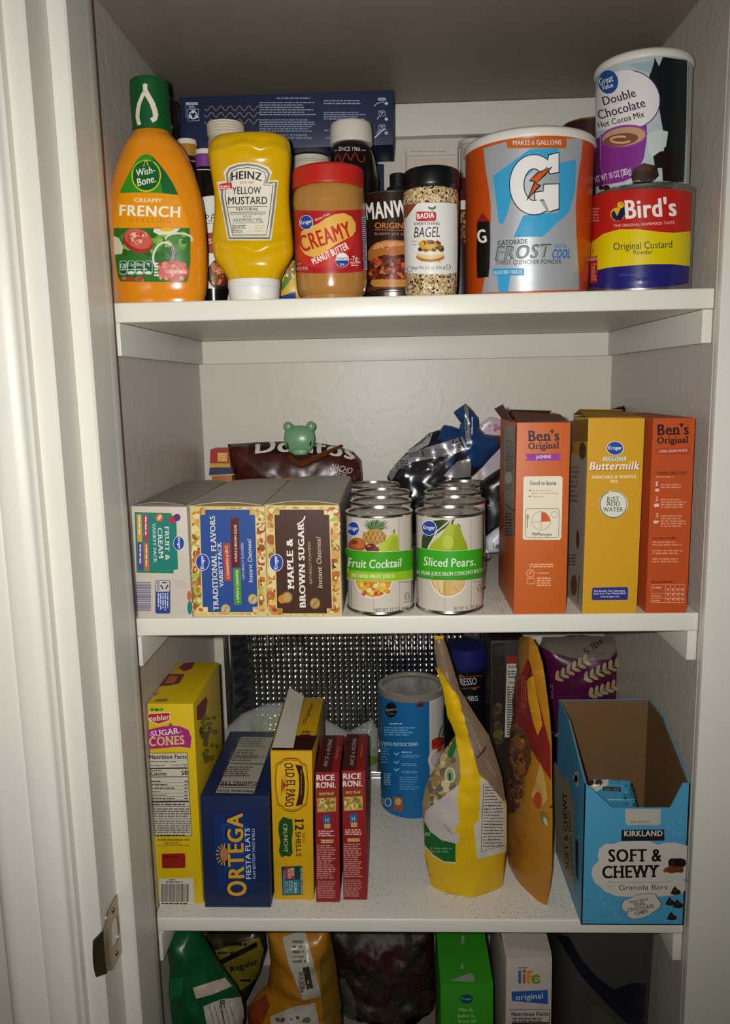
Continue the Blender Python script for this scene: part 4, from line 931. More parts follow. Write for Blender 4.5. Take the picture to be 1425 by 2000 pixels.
# cans of fruit: two columns of four
def steel_lid(r, h, lip):
    return g_lathe([(0.0004, h-lip), (r*.30, h-lip), (r*.31, h-lip+.0008), (r*.40, h-lip+.0008), (r*.41, h-lip), (r*.80, h-lip), (r*.83, h-lip-.0012), (r*.875, h-lip-.0012), (r*.90, h-.0005), (r*.93, h), (r*.985, h), (r, h-.0008), (r, h-.0028), (r*.965, h-.0036)], 72, cap=False)
CAN = mat('#c4c0b6', .22, metal=1)
def fruit_can(label, crop, top, bot, Yc, art, group):
    t = bottle_thing('fruit_can', label, 'can', crop, bot, Yc, group, z=Z2); L0 = t.M.translation
    (xa, za, ra), (xb, zb, rb) = rows_world(crop, [top, bot], Yc); r = (ra+rb)/2; h = za-Z2
    gw = g_lathe([(r*.966, .0045), (r*.966, h-.0036)], 96)
    mk('can_lid', *steel_lid(r, h, .0042), CAN, t.o, smooth=True, ang=50)
    mk('can_base', *g_lathe([(r*.93, .0003), (r*.985, .0003), (r, .0010), (r, .0030), (r*.962, .0045), (r*.962, .006)], 72), CAN, t.o, smooth=True, ang=50)
    pl = mk('paper_label', *gw, mat('#c6bdb0', .38), t.o, smooth=True, ang=30)
    a = Art(t.bvh(gw), crop, rough=.34, step=4); art(a); a.done(pl, 'printed_label'); t.r, t.h = r, h; return t
def band(a, xs, ys, h, col):
    up = [(x, y) for x, y in zip(xs, ys)]; dn = [(x, y+h_) for x, y, h_ in zip(xs, ys, h)]; a.poly(up+dn[::-1], col)
def art_cocktail(a):
    for x in (168, 330, 518): a.line([(x, 935), (x+6, 1640)], 3, '#8f877c', 1)
    a.poly([(604, 905), (626, 895), (634, 1615), (612, 1625)], '#b8afa4'); a.greek(608, 920, 630, 1560, 40, '#3a3630')
    for k in range(16):
        an = math.radians(-170+k*10.6); L = 80+(k*37 % 30); a.poly([(330, 1035), (352+L*1.25*math.cos(an), 1030+L*math.sin(an)), (375, 1035)], ['#4c6a40', '#5f7d50', '#33502c'][k % 3])
    a.poly([(262, 1060), (300, 1032), (350, 1022), (400, 1035), (430, 1075), (415, 1110), (360, 1140), (300, 1130), (255, 1100)], '#a87c38')
    for k in range(5): a.line([(262+k*32, 1040), (300+k*32, 1130)], 4, '#5f4018', a.n+1 if k == 0 else None); a.line([(300+k*32, 1028), (258+k*32, 1110)], 4, '#d0a860')
    a.poly([(362, 1190), (370, 1140), (420, 1105), (450, 1070), (480, 1052), (505, 1070), (514, 1130), (518, 1190)], '#a8b83a'); a.poly([(430, 1190), (470, 1080), (505, 1075), (516, 1190)], '#98a82e'); a.line([(478, 1055), (480, 1025)], 7, '#4a3418')
    a.ell(222, 1140, 62, 52, '#9a4a20'); a.ell(230, 1130, 44, 36, '#b8642c'); a.ell(205, 1120, 22, 16, '#7a3418'); a.ell(318, 1160, 40, 32, '#5c241c'); a.ell(350, 1172, 26, 22, '#7a3024'); a.ell(305, 1148, 14, 8, '#a86a58')
    xs = [140, 200, 300, 400, 500, 595, 610]; ys = [1165, 1178, 1186, 1190, 1186, 1176, 1172]
    band(a, xs, [y-3 for y in ys], [225]*7, '#d0cabc'); band(a, xs, ys, [160]*7, '#3f9a1a'); band(a, xs, [y+148 for y in ys], [66]*7, '#8fb81c'); a.poly([(606, 1160), (632, 1150), (634, 1375), (608, 1390)], '#2f6a18')
    a.text('Fruit Cocktail', 160, 1296, 526, 1296, 62, '#e2e0d2', 'b', arc=-12, shear=.08); a.text('IN 100% FRUIT JUICE', 186, 1372, 482, 1376, 24, '#e2e4c8', 'b', slab=True, arc=-5)
    a.poly([(205, 1396), (470, 1400), (462, 1440), (430, 1490), (385, 1522), (330, 1530), (280, 1515), (232, 1470), (212, 1430)], '#ddd6c8'); a.poly([(212, 1398), (462, 1402), (452, 1440), (422, 1482), (380, 1512), (332, 1520), (286, 1505), (240, 1464), (220, 1428)], '#c89028')
    a.blobs(225, 1402, 452, 1515, 46, ['#d8a028', '#c86a28', '#e0c060', '#b8432a', '#d8cfa0', '#c8b038'], 10, 22)
    a.text('3.5', 548, 1536, 586, 1532, 30, '#4a4540', 'r'); a.text('ABOUT', 552, 1498, 584, 1495, 10, '#4a4540', 'r'); a.text('SERVINGS', 545, 1560, 590, 1555, 9, '#4a4540', 'r'); a.text('NET WT 15 OZ (425g)', 342, 1626, 594, 1608, 24, '#4a4540', 'r', arc=-4, slab=True); a.greek(505, 1402, 590, 1416, 1, '#8f877c')
    a.oval_logo(200, 1020, 42, 54, d=(1, .05))
def art_pears(a):
    for x in (686, 854, 1046): a.line([(x, 925), (x+4, 1640)], 3, '#8f877c', 1)
    a.poly([(690, 1170), (692, 1080), (720, 1010), (770, 965), (840, 955), (900, 965), (870, 1010), (800, 1060), (750, 1120), (728, 1170)], '#2c3f1c'); a.line([(890, 965), (800, 1040), (735, 1160)], 9, '#cfd0c0')
    a.poly([(738, 1172), (760, 1130), (820, 1080), (850, 1040), (870, 1000), (905, 985), (950, 992), (975, 1030), (990, 1080), (1015, 1130), (1024, 1182), (880, 1186)], '#9aab28'); a.poly([(900, 1184), (930, 1000), (952, 996), (975, 1030), (988, 1080), (1014, 1130), (1022, 1182)], '#8a9a20'); a.ell(880, 1120, 40, 50, '#acb83c')
    a.line([(908, 990), (915, 960), (936, 936)], 14, '#4a3020'); a.line([(950, 985), (972, 1010)], 8, '#6a5a20')
    xs = [640, 700, 800, 880, 980, 1080, 1138]; ys = [1152, 1168, 1182, 1186, 1183, 1172, 1160]
    band(a, xs, [y-3 for y in ys], [222]*7, '#d0cabc'); band(a, xs, ys, [218]*7, '#35a01c'); band(a, xs, [y+158 for y in ys], [58]*7, '#3f8f24')
    a.text('Sliced Pears.', 704, 1288, 1078, 1290, 62, '#e2e0d2', 'b', arc=-12, shear=.05); a.text('IN PEAR JUICE FROM CONCENTRATE', 650, 1350, 1132, 1336, 26, '#dfe6cc', 'b', slab=True, arc=-22)
    a.poly([(748, 1396), (1018, 1400), (1008, 1445), (970, 1495), (920, 1520), (870, 1528), (820, 1510), (775, 1462), (756, 1425)], '#ddd6c8'); a.poly([(756, 1398), (1010, 1402), (998, 1445), (962, 1486), (915, 1510), (870, 1517), (826, 1500), (783, 1456), (764, 1425)], '#c8a468')
    a.poly([(770, 1400), (850, 1400), (840, 1500), (800, 1470)], '#d8bc88'); a.poly([(905, 1405), (1000, 1405), (960, 1480), (900, 1500)], '#d0ac70'); a.line([(855, 1400), (858, 1512)], 5, '#96703c'); a.line([(800, 1400), (825, 1490)], 4, '#a88450'); a.line([(905, 1440), (955, 1480)], 4, '#a88450')
    a.text('3.5', 1088, 1480, 1122, 1474, 30, '#4a4540', 'r'); a.text('ABOUT', 1092, 1440, 1120, 1435, 10, '#4a4540', 'r'); a.text('NET WT 14.5 OZ (411g)', 920, 1618, 1120, 1598, 24, '#4a4540', 'r', arc=-3, slab=True); a.greek(1058, 1402, 1124, 1412, 1, '#8f877c'); a.greek(645, 1530, 672, 1580, 4, '#5a8a70')
    a.oval_logo(746, 1016, 54, 56, d=(1, .03))
gA = 'fruit cocktail cans in the left column'; gB = 'pear cans in the right column'
ca = fruit_can('fruit cocktail can with pineapple and pear picture at the shelf edge', 'F', (886, 130, 630), (1626, 142, 634), .0365, art_cocktail, gA)
cb = fruit_can('sliced pears can with big green pear picture at the shelf edge', 'F', (884, 636, 1144), (1624, 645, 1139), .0370, art_pears, gB)
for base, spots in ((ca, (((455, 790), 'second can back in the left column, right behind the fruit cocktail can'), ((470, 724), 'third can back in the left column of fruit cans'), ((335, 672), 'rearmost can of the left column, beside the brown oatmeal box'))),
                    (cb, (((918, 792), 'second can back in the right column, right behind the sliced pears can'), ((903, 722), 'third can back in the right column of fruit cans'), ((985, 668), 'rearmost can of the right column, under the blue chip bag')))):
    y = base.M.translation.y
    for p, lb in spots:
        q = UZ(cp('F', *p), Z2+base.h); y = max(q.y, y+2*base.r+.0012) if False else y+2*base.r+.003
        x = UZ(cp('F', *p), Z2+base.h).x
        if base is ca: x = min(x, cb.M.translation.x-2*base.r-.001)
        copy_thing(base, (x, y, Z2), lb)

# corn chip bag with a frog-green bear clip
yb = .335
t = Thing('chip_bag', 'dark red brown chip bag folded over and clipped behind the oatmeal boxes', 'bag', (UY(cp('E', 1030, 700), yb).x, yb, Z2))
g = g_pillow(t, 'E', [(650, 205), (730, 200), (815, 195), (980, 190), (1100, 192), (1200, 200), (1290, 215), (1392, 248), (1440, 300), (1448, 400), (1430, 640), (1380, 860), (760, 870), (720, 600), (700, 410), (668, 300)], yb, .07, lump=.003, lscale=38, seed=2, zmin=Z2+.0004, back=.02)
mk('bag', *g, mat('#3f1710', .3, spec=.5), t.o, smooth=True, ang=70)
bagg = g
a = Art(t.bvh(g), 'E', rough=.3, step=4)
a.poly([(770, 205), (815, 197), (980, 192), (1100, 194), (1200, 203), (1290, 218), (1380, 248), (1395, 300), (1330, 270), (1200, 262), (1000, 262), (830, 262)], '#1d100e')
a.text('Doritos', 812, 262, 1400, 300, 78, '#d6d0c8', 'x', arc=26); a.poly([(700, 260), (780, 215), (760, 330), (720, 350)], '#54201a')
a.text('NACHO', 1258, 350, 1378, 380, 34, '#d0c8c0', 'r', shear=.2); a.text('CHEESE', 1240, 372, 1345, 404, 30, '#d0c8c0', 'r', shear=.2)
a.poly([(880, 420), (1000, 405), (1060, 402), (1040, 440), (900, 450)], '#a8541c')
a.done(t.o, 'printed_front')
# folded corner under the clip
fr = t.bvh(g)[0]
pts = [fr(*cp('E', *p), .006) for p in ((1010, 285), (1045, 315), (1085, 330), (1140, 310), (1220, 275), (1320, 232))]
mk('folded_edge', *g_tube(pts, [.002, .004, .006, .005, .004, .002], 8), mat('#5c3018', .25), t.o, smooth=True)
cq = UY(cp('E', 1075, 175), yb-.045); k = 1/CR['E'][2]*(yb-.045+.84)/FPX*1.03
t = Thing('bag_clip', 'green bear shaped clip gripping the top of the chip bag', 'clip', (cq.x, cq.y, cq.z))
GRN = mat('#6f9a72', .3, spec=.5)
g = g_join(g_loft([(0, 0, -92*k, 30*k, 8*k), (0, -4*k, -75*k, 58*k, 20*k), (0, -8*k, -40*k, 82*k, 34*k), (0, -8*k, 0, 90*k, 38*k), (0, -6*k, 40*k, 84*k, 34*k), (0, -3*k, 65*k, 62*k, 24*k), (0, 0, 78*k, 30*k, 10*k)], 40), )
bh = mk('bear_head', *g, GRN, t.o, smooth=True)
for s_ in (-1, 1):
    mk('ear', *g_sphere((s_*66*k + 2*k, 0, 72*k), 27*k, 17*k, 30*k), GRN, bh, smooth=True)
mk('clip_jaw', *g_join(g_box(-40*k, 40*k, 10*k, 40*k, -95*k, 40*k, .002)), GRN, t.o, smooth=True)
mk('snout', *g_sphere((6*k, -42*k, -70*k), 44*k, 18*k, 20*k), mat('#7aa67d', .3), bh, smooth=True)
mk('eye', *g_sphere((62*k, -26*k, -18*k), 10*k, 8*k, 24*k), mat('#20301f', .3), bh, smooth=True)
mk('eye', *g_sphere((-64*k, -26*k, -28*k), 9*k, 8*k, 26*k), mat('#20301f', .3), bh, smooth=True)

# small packet box behind
t = carton('snack_box', 'small red, yellow and navy striped box between the left wall and the chip bag', 'box', 'E', (590, 1100), (740, 1100), (655, 232), (548, 235), Z2, '#a8602a', depth=.03, ymin=.325)
a = Art(t.front, 'E'); a.poly([(548, 236), (655, 233), (660, 318), (545, 318)], '#a02018'); a.rect(590, 255, 650, 308, '#c89038'); a.greek(594, 258, 646, 305, 4, '#e0c080'); a.poly([(545, 318), (662, 318), (665, 340), (543, 340)], '#c8982c'); a.poly([(543, 345), (668, 342), (684, 380), (540, 388)], '#1f2f5c'); a.line([(541, 391), (690, 384)], 5, '#c8c060'); a.done(t.o, 'printed_panel')

# crumpled blue and silver bag
yb = .345
t = Thing('chip_bag', 'crumpled blue and silver snack bag with a pointed corner behind the fruit cans', 'bag', (UY(cp('F', 900, 700), yb).x, yb, Z2))
g = g_pillow(t, 'F', [(432, 645), (455, 600), (500, 545), (600, 440), (680, 375), (740, 322), (820, 300), (850, 262), (905, 270), (962, 292), (975, 250), (950, 215), (918, 172), (1010, 105), (1060, 155), (1100, 212), (1108, 280), (1150, 330), (1240, 340), (1285, 360), (1280, 410), (1200, 490), (1120, 580), (1050, 645), (1060, 900), (1050, 1060), (560, 1060), (470, 900), (450, 690)], yb, .050, lump=.005, lscale=48, seed=5, zmin=Z2+.0004, back=.010)
mk('bag', *g, mat('#1b1a20', .22, spec=.6, coat=.3), t.o, smooth=True, ang=50)
a = Art(t.bvh(g), 'F', rough=.25, step=4)
SIL = mat('#a8a8ac', .28, metal=.6)
a.poly([(836, 300), (850, 266), (905, 274), (965, 296), (1000, 330), (1080, 300), (1150, 336), (1280, 365), (1275, 410), (1195, 490), (1120, 575), (1060, 560), (1000, 470), (900, 390), (800, 370)], '#1b3a6a')
a.poly([(918, 172), (1008, 110), (1020, 300), (985, 330), (965, 290), (975, 250)], '#1f3f70'); a.poly([(1000, 118), (1022, 125), (1048, 390), (1015, 410), (1005, 300)], SIL); a.poly([(1022, 125), (1098, 212), (1105, 285), (1110, 380), (1050, 375)], '#1b3a6a'); a.greek(1046, 205, 1062, 355, 1, '#c8ccd4', vert=True)
a.poly([(440, 640), (500, 550), (600, 470), (750, 420), (900, 375), (985, 350), (1020, 430), (940, 470), (800, 500), (640, 530), (520, 590), (470, 670)], SIL)
a.text('150', 930, 390, 955, 455, 30, '#232228', 'b'); a.line([(915, 375), (925, 470)], 5, '#232228'); a.line([(960, 360), (1005, 445)], 14, '#232228'); a.greek(600, 440, 900, 500, 6, '#4a4a52', skew=0); a.line([(690, 450), (705, 495)], 9, '#232228'); a.greek(500, 520, 600, 590, 4, '#4a4a52')
a.poly([(745, 330), (830, 300), (815, 345), (760, 385), (690, 400)], '#15131a'); a.poly([(560, 480), (700, 390), (740, 340), (770, 325), (740, 410), (640, 460)], '#9c9ca2')
a.poly([(845, 635), (900, 570), (960, 520), (1040, 515), (1050, 560), (1040, 640), (930, 655)], SIL); a.poly([(840, 530), (930, 500), (900, 580), (860, 560)], '#1b3a6a'); a.poly([(730, 545), (765, 540), (755, 565)], '#a8843a'); a.poly([(815, 535), (850, 530), (835, 560)], '#8a2a2a')
a.poly([(1240, 342), (1280, 365), (1275, 405), (1230, 400)], '#5c2a24')
a.done(t.o, 'printed_front')
t = Thing('snack_bag', 'pale bag with magenta marks tucked behind the blue and silver bag', 'bag', (UY(cp('F', 1200, 400), .372).x, .372, Z2))
g = g_pillow(t, 'F', [(1080, 300), (1120, 250), (1190, 200), (1240, 210), (1290, 245), (1320, 330), (1330, 1150), (1150, 1160), (1100, 700)], .372, .006, lump=.001, lscale=50, seed=3, zmin=Z2+.0004, back=.003); mk('bag', *g, mat('#b8a8b0', .3), t.o, smooth=True, ang=60)
a = Art(t.bvh(g), 'F', step=4); a.blobs(1150, 240, 1275, 330, 9, ['#a84a78', '#b86a90'], 9, 17); a.done(t.o, 'printed_front')
t = Thing('black_pouch', 'glossy black pouch leaning between the fruit cans and the jasmine rice box', 'pouch', (UY(cp('F', 1230, 850), .235).x, .235, Z2))
g = g_pillow(t, 'F', [(1110, 690), (1160, 648), (1220, 605), (1290, 562), (1330, 560), (1340, 1075), (1285, 1080), (1160, 1090), (1100, 1100)], .235, .03, lump=.0015, seed=6, zmin=Z2+.0004); mk('bag', *g, mat('#0f0e10', .3), t.o, smooth=True, ang=60)
a = Art(t.bvh(g), 'F', step=4); a.line([(1180, 790), (1196, 830), (1180, 885)], 4, '#8f8a84'); a.greek(1170, 845, 1200, 858, 1, '#8f8a84'); a.done(t.o, 'printed_mark')
t = Thing('white_packet', 'white printed packet standing at the foot of the black pouch', 'packet', (UY(cp('F', 1220, 1100), .150).x, .150, Z2))
g = g_pillow(t, 'F', [(1150, 1085), (1210, 1035), (1285, 985), (1310, 985), (1310, 1190), (1150, 1200)], .150, .02, lump=.002, lscale=60, seed=4, zmin=Z2+.0004); mk('packet', *g, mat('#b9bcc0', .35), t.o, smooth=True, ang=60)
a = Art(t.bvh(g), 'F', step=4); a.ring(1240, 1140, 30, 24, 6, '#3a3c40', -20, 220); a.poly([(1225, 1140), (1265, 1130), (1272, 1160), (1235, 1165)], '#55585c'); a.line([(1262, 1010), (1272, 1035)], 8, '#2c2c30'); a.done(t.o, 'printed_mark')

# rice and pancake boxes
ORG = '#bd5a1e'
def flap(t, name, pts, col, th=.0007):
    """a bent card panel given by four local corners"""
    P = [Vector(p) for p in pts]; n = (P[1]-P[0]).cross(P[3]-P[0]).normalized()*th
    mk(name, *g_hexa(P + [p+n for p in P]), mat(col, .6), t.o)
t = carton('rice_box', 'orange jasmine rice box with torn open top and white good-to-know panel', 'box', 'G', (138, 1432), (468, 1432), (499, 210), (160, 212), Z2, ORG, bb=(66, 1238))
a = Art(t.front, 'G')
BN = '#2a1418'
a.text("Ben's", 232, 330, 428, 325, 66, BN, 'x', slab=True); a.text('Original', 230, 380, 426, 374, 40, BN, 'x', slab=True)
a.poly([(212, 408), (438, 408), (430, 428), (440, 450), (215, 453), (224, 430)], '#8a2c88'); a.text('JASMINE', 278, 440, 374, 436, 20, '#e4d4e0', 'b')
a.rect(197, 551, 447, 953, '#ddd4bc', rnd=16) if False else a.poly([(200, 560), (212, 552), (436, 550), (447, 562), (439, 940), (428, 954), (206, 952), (195, 940)], '#ddd4bc')
a.text('Good to know', 240, 606, 408, 606, 27, '#2a2420', 'b', slab=True); a.line([(236, 644), (246, 636)], 6, '#2a2420'); a.line([(233, 676), (246, 680)], 6, '#2a2420')
a.text('No Artificial Colors,', 252, 648, 378, 644, 11, '#b8643a', 'r'); a.text('Flavors or Preservatives', 252, 664, 418, 662, 11, '#b8643a', 'r'); a.text('Vegetarian', 252, 684, 326, 684, 11, '#b8643a', 'r')
a.line([(222, 755), (415, 755), (426, 768), (422, 925), (412, 940), (222, 938), (210, 925), (212, 768)], 3, '#3c3a38', closed=True)
a.line([(226, 790), (222, 880)], 4, '#3c3a38'); a.line([(219, 795), (220, 820), (232, 820), (232, 795)], 3, '#3c3a38'); a.ring(310, 832, 60, 58, 3, '#8f8a80'); a.poly([(314, 776), (340, 782), (360, 805), (370, 835), (312, 838)], '#c4561f'); a.line([(312, 776), (310, 890)], 3, '#8f8a80'); a.line([(252, 838), (312, 838)], 3, '#8f8a80'); a.ring(394, 792, 20, 18, 3, '#8f8a80')
a.text('MyPlate.gov', 254, 924, 380, 926, 18, '#1c1a18', 'b')
PL = '#e0a888'
a.greek(238, 1100, 390, 1128, 2, PL); a.ring(243, 1164, 24, 24, 4, '#e0b498'); a.line([(234, 1172), (240, 1158), (254, 1152)], 6, '#e0b498'); a.greek(286, 1156, 366, 1168, 1, PL); a.line([(222, 1196), (266, 1194), (268, 1228), (222, 1230)], 4, '#e0b498', closed=True); a.greek(284, 1186, 388, 1246, 4, PL)
a.done(t.o, 'printed_front')
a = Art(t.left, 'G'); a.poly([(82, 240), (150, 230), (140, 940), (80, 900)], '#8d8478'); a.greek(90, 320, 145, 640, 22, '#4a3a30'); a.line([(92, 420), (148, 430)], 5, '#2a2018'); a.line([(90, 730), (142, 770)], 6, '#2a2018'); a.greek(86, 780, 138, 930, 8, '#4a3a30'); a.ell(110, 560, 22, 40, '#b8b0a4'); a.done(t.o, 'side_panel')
w_, h_, d_ = t.w, t.h, t.d
flap(t, 'top_flap', [(.002, .002, h_), (w_-.002, .002, h_), (w_*.98, .045, h_+.006), (w_*.05, .050, h_+.010)], '#6a4430')
flap(t, 'top_flap', [(.0, .02, h_), (.0, d_-.02, h_), (-.010, d_-.03, h_+.012), (-.010, .03, h_+.019)], '#5c3424')
flap(t, 'top_flap', [(.002, d_-.002, h_), (w_-.002, d_-.002, h_), (w_*.9, d_-.06, h_+.010), (w_*.1, d_-.055, h_+.012)], '#6a4430')
t = carton('pancake_mix_box', 'yellow buttermilk pancake mix box between the two orange rice boxes', 'box', 'G', (570, 1432), (914, 1426), (968, 182), (611, 184), Z2, '#c8951c', bb=(478, 1312))
a = Art(t.front, 'G')
a.poly([(611, 186), (967, 184), (913, 1424), (571, 1430)], '#c8951c'); a.oval_logo(779, 374, 55, 44, d=(1, 0)); a.poly([(705, 428), (850, 426), (846, 450), (700, 452)], '#dcd6c0'); a.text('COMPLETE', 710, 447, 842, 445, 18, '#3c5a58', 'b')
for o, c in ((4, '#8a3a18'), (0, '#e6ddc8')): a.text('Buttermilk', 616+o, 512+o, 930+o, 508+o, 50, c, 'x', shear=.2)
a.text('PANCAKE & WAFFLE', 634, 566, 912, 562, 19, '#e2d6b4', 'x'); a.text('MIX', 750, 592, 796, 592, 18, '#e2d6b4', 'x')
a.ell(768, 728, 92, 88, '#d8d2c0'); a.ring(768, 728, 86, 84, 6, '#2f5a58', 20, 250); a.ring(768, 728, 84, 84, 4, '#2f5a58', 260, 380)
for s_, x0, x1, y in (('JUST', 722, 804, 708), ('ADD', 724, 810, 738), ('WATER', 702, 828, 774)): a.text(s_, x0, y, x1, y, 28, '#2f5a58', 'b')
a.poly([(640, 1254), (852, 1250), (860, 1258), (858, 1326), (850, 1332), (638, 1334), (630, 1326), (632, 1262)], '#2a2f7a'); a.text('Our Brands. Our Guarantee.', 644, 1282, 844, 1278, 12, '#d8d6e0', 'b'); a.text('Love it or Your Money Back', 644, 1298, 846, 1294, 12, '#d8d6e0', 'b'); a.text('www.kroger.com', 686, 1316, 804, 1314, 11, '#d8d6e0', 'r')
a.done(t.o, 'printed_front')
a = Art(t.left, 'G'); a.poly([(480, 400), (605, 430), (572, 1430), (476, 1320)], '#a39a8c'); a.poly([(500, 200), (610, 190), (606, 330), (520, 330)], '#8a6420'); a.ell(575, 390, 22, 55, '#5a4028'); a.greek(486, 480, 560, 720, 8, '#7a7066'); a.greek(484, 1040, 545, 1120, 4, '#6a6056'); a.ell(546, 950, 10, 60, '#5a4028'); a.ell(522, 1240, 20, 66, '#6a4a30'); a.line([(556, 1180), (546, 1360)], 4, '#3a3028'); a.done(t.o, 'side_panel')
w_, h_, d_ = t.w, t.h, t.d
flap(t, 'top_flap', [(.001, .001, h_+.0002), (w_-.001, .001, h_+.0002), (w_-.001, d_*.55, h_+.004), (.001, d_*.55, h_+.007)], '#a87a28')
flap(t, 'top_flap', [(.001, d_*.5, h_+.0085), (w_*.8, d_*.5, h_+.0065), (w_*.8, d_-.002, h_+.001), (.001, d_-.002, h_+.001)], '#94701f')
t = carton('rice_box', 'orange long grain white rice box with cooking directions against the right wall', 'box', 'G', (972, 1420), (1231, 1421), (1287, 182), (1021, 183), Z2, '#b54a1c', depth=.16)
a = Art(t.front, 'G'); a.poly([(1022, 185), (1286, 184), (1230, 1419), (973, 1418)], '#b54a1c')
a.text("Ben's", 1048, 292, 1246, 286, 68, BN, 'x', slab=True); a.text('Original', 1045, 345, 1244, 338, 40, BN, 'x', slab=True); a.poly([(1036, 374), (1256, 372), (1246, 392), (1252, 412), (1034, 414), (1044, 394)], '#a83a24'); a.text('LONG GRAIN WHITE', 1056, 402, 1236, 396, 17, '#e0bca8', 'b')
a.text('COOKING DIRECTIONS', 1030, 542, 1232, 538, 19, '#3a1810', 'b', slab=True); a.greek(1036, 548, 1150, 562, 1, '#d08a68')
for n_, y, r_ in (('1', 612, 2), ('2', 706, 4), ('3', 810, 5)):
    a.text(n_, 1034, y, 1050, y, 26, '#e4c4b0', 'b', slab=True); a.greek(1066, y-16, 1232, y-16+16*r_, r_, '#d08a68')
a.poly([(1030, 632), (1055, 628), (1055, 646), (1032, 648)], '#e0bca8'); a.poly([(1024, 725), (1054, 722), (1056, 742), (1026, 746)], '#e0bca8'); a.poly([(1016, 832), (1056, 830), (1046, 848), (1026, 850)], '#e0bca8')
a.text('For best results:', 1016, 950, 1166, 946, 16, '#3a1810', 'b', slab=True); a.greek(1014, 958, 1210, 992, 2, '#d08a68'); a.greek(1014, 1012, 1210, 1046, 2, '#d08a68'); a.greek(1012, 1064, 1208, 1098, 2, '#d08a68')
a.text('Measurements:', 1008, 1226, 1146, 1222, 16, '#3a1810', 'b', slab=True)
a.line([(1008, 1236), (1216, 1234), (1212, 1348), (1004, 1346)], 4, '#d89a7c', closed=True)
for y in (1290, 1320): a.line([(1006, y), (1214, y)], 3, '#d89a7c')
for x in (1096, 1126, 1156, 1186): a.line([(x, 1236), (x-3, 1346)], 3, '#d89a7c'); a.greek(x+8, 1250, x+22, 1340, 3, '#d89a7c', ragged=False)
a.greek(1012, 1245, 1080, 1262, 1, '#d89a7c'); a.greek(1010, 1300, 1085, 1312, 1, '#d89a7c'); a.greek(1010, 1328, 1085, 1340, 1, '#d89a7c')
a.done(t.o, 'printed_front')
t = Thing('pasta_bag', 'green speckled food bag wedged between the yellow pancake box and right rice box', 'bag', (UY(cp('G', 955, 1300), .085).x, .085, Z2))
g = g_pillow(t, 'G', [(945, 940), (960, 930), (985, 1000), (990, 1400), (925, 1390), (920, 1250), (930, 1100)], .085, .03, lump=.002, seed=9, zmin=Z2+.0004); mk('bag', *g, mat('#6a6440', .35, speck='#a89a68', sscale=260, sthr=.5), t.o, smooth=True, ang=60)
a = Art(t.bvh(g), 'G', step=4); a.poly([(930, 1158), (972, 1152), (976, 1235), (932, 1242)], '#141514'); a.greek(936, 1165, 970, 1232, 5, '#c8c4b8'); a.done(t.o, 'printed_label')
t = Thing('black_pouch', 'dark pouch corner sticking up behind the yellow pancake mix box', 'pouch', (UY(cp('G', 850, 500), .31).x, .31, Z2))
g = g_pillow(t, 'G', [(740, 130), (820, 108), (912, 80), (905, 160), (925, 400), (920, 1150), (660, 1150), (660, 400)], .31, .03, lump=.0015, seed=11, zmin=Z2+.0004, back=.012); mk('bag', *g, mat('#17161c', .35), t.o, smooth=True, ang=60)

# ------------------------------------------------------------------ third shelf
FOIL = mat('#b9b9b9', .2, metal=1, bump=.12, bscale=55)
# embossed foil tray standing on edge against the back wall
ya, yb2 = .338, .366
L_ = UY((441, 1300), ya).x; R_x = UY((950, 1300), ya).x; zb_, zt_ = Z3+.0005, Z2-ST-.006
t = Thing('foil_tray', 'embossed aluminium foil tray standing on its long edge against the back wall', 'tray', (L_, ya, zb_)); wt, ht = R_x-L_, zt_-zb_
ins = .036; nx, nz = 288, 168; V = []; Fc = []
def trayy(x, z):
    e = min(x, wt-x, z, ht-z)
    if e < .010: return 0 - .0012*math.sin(e/.010*math.pi)
    if e < ins: return (yb2-ya)*((e-.010)/(ins-.010)) + .0016*math.cos(max(x, 1e-4)*260 if e == min(z, ht-z) else z*260)*math.sin((e-.010)/(ins-.010)*math.pi)
    px_, pz_ = .0092, .0092; u = (x/px_) % 1-.5; v = (z/pz_) % 1-.5; r = math.hypot(u, v*.8)
    wob = .0035*noise.noise(Vector((x*14, z*14, 3))) + .0012*noise.noise(Vector((x*60, z*40, 8)))
    return min((yb2-ya) - .004 + wob - (.0026*math.exp(-(r/.24)**2)), yb2-ya+.006)
for j in range(nz+1):
    for i in range(nx+1):
        x, z = wt*i/nx, ht*j/nz; V.append((x, trayy(x, z), z))
for j in range(nz):
    for i in range(nx):
        q = j*(nx+1)+i; Fc.append([q, q+1, q+nx+2, q+nx+1])
mk('tray', V, Fc, FOIL, t.o, smooth=True, ang=80)
rim = [(0, 0, 0), (wt, 0, 0), (wt, 0, ht), (0, 0, ht)]
mk('rolled_rim', *g_join(*[g_tube([rim[i], rim[(i+1) % 4]], .0024, 10) for i in range(4)]), FOIL, t.o, smooth=True)

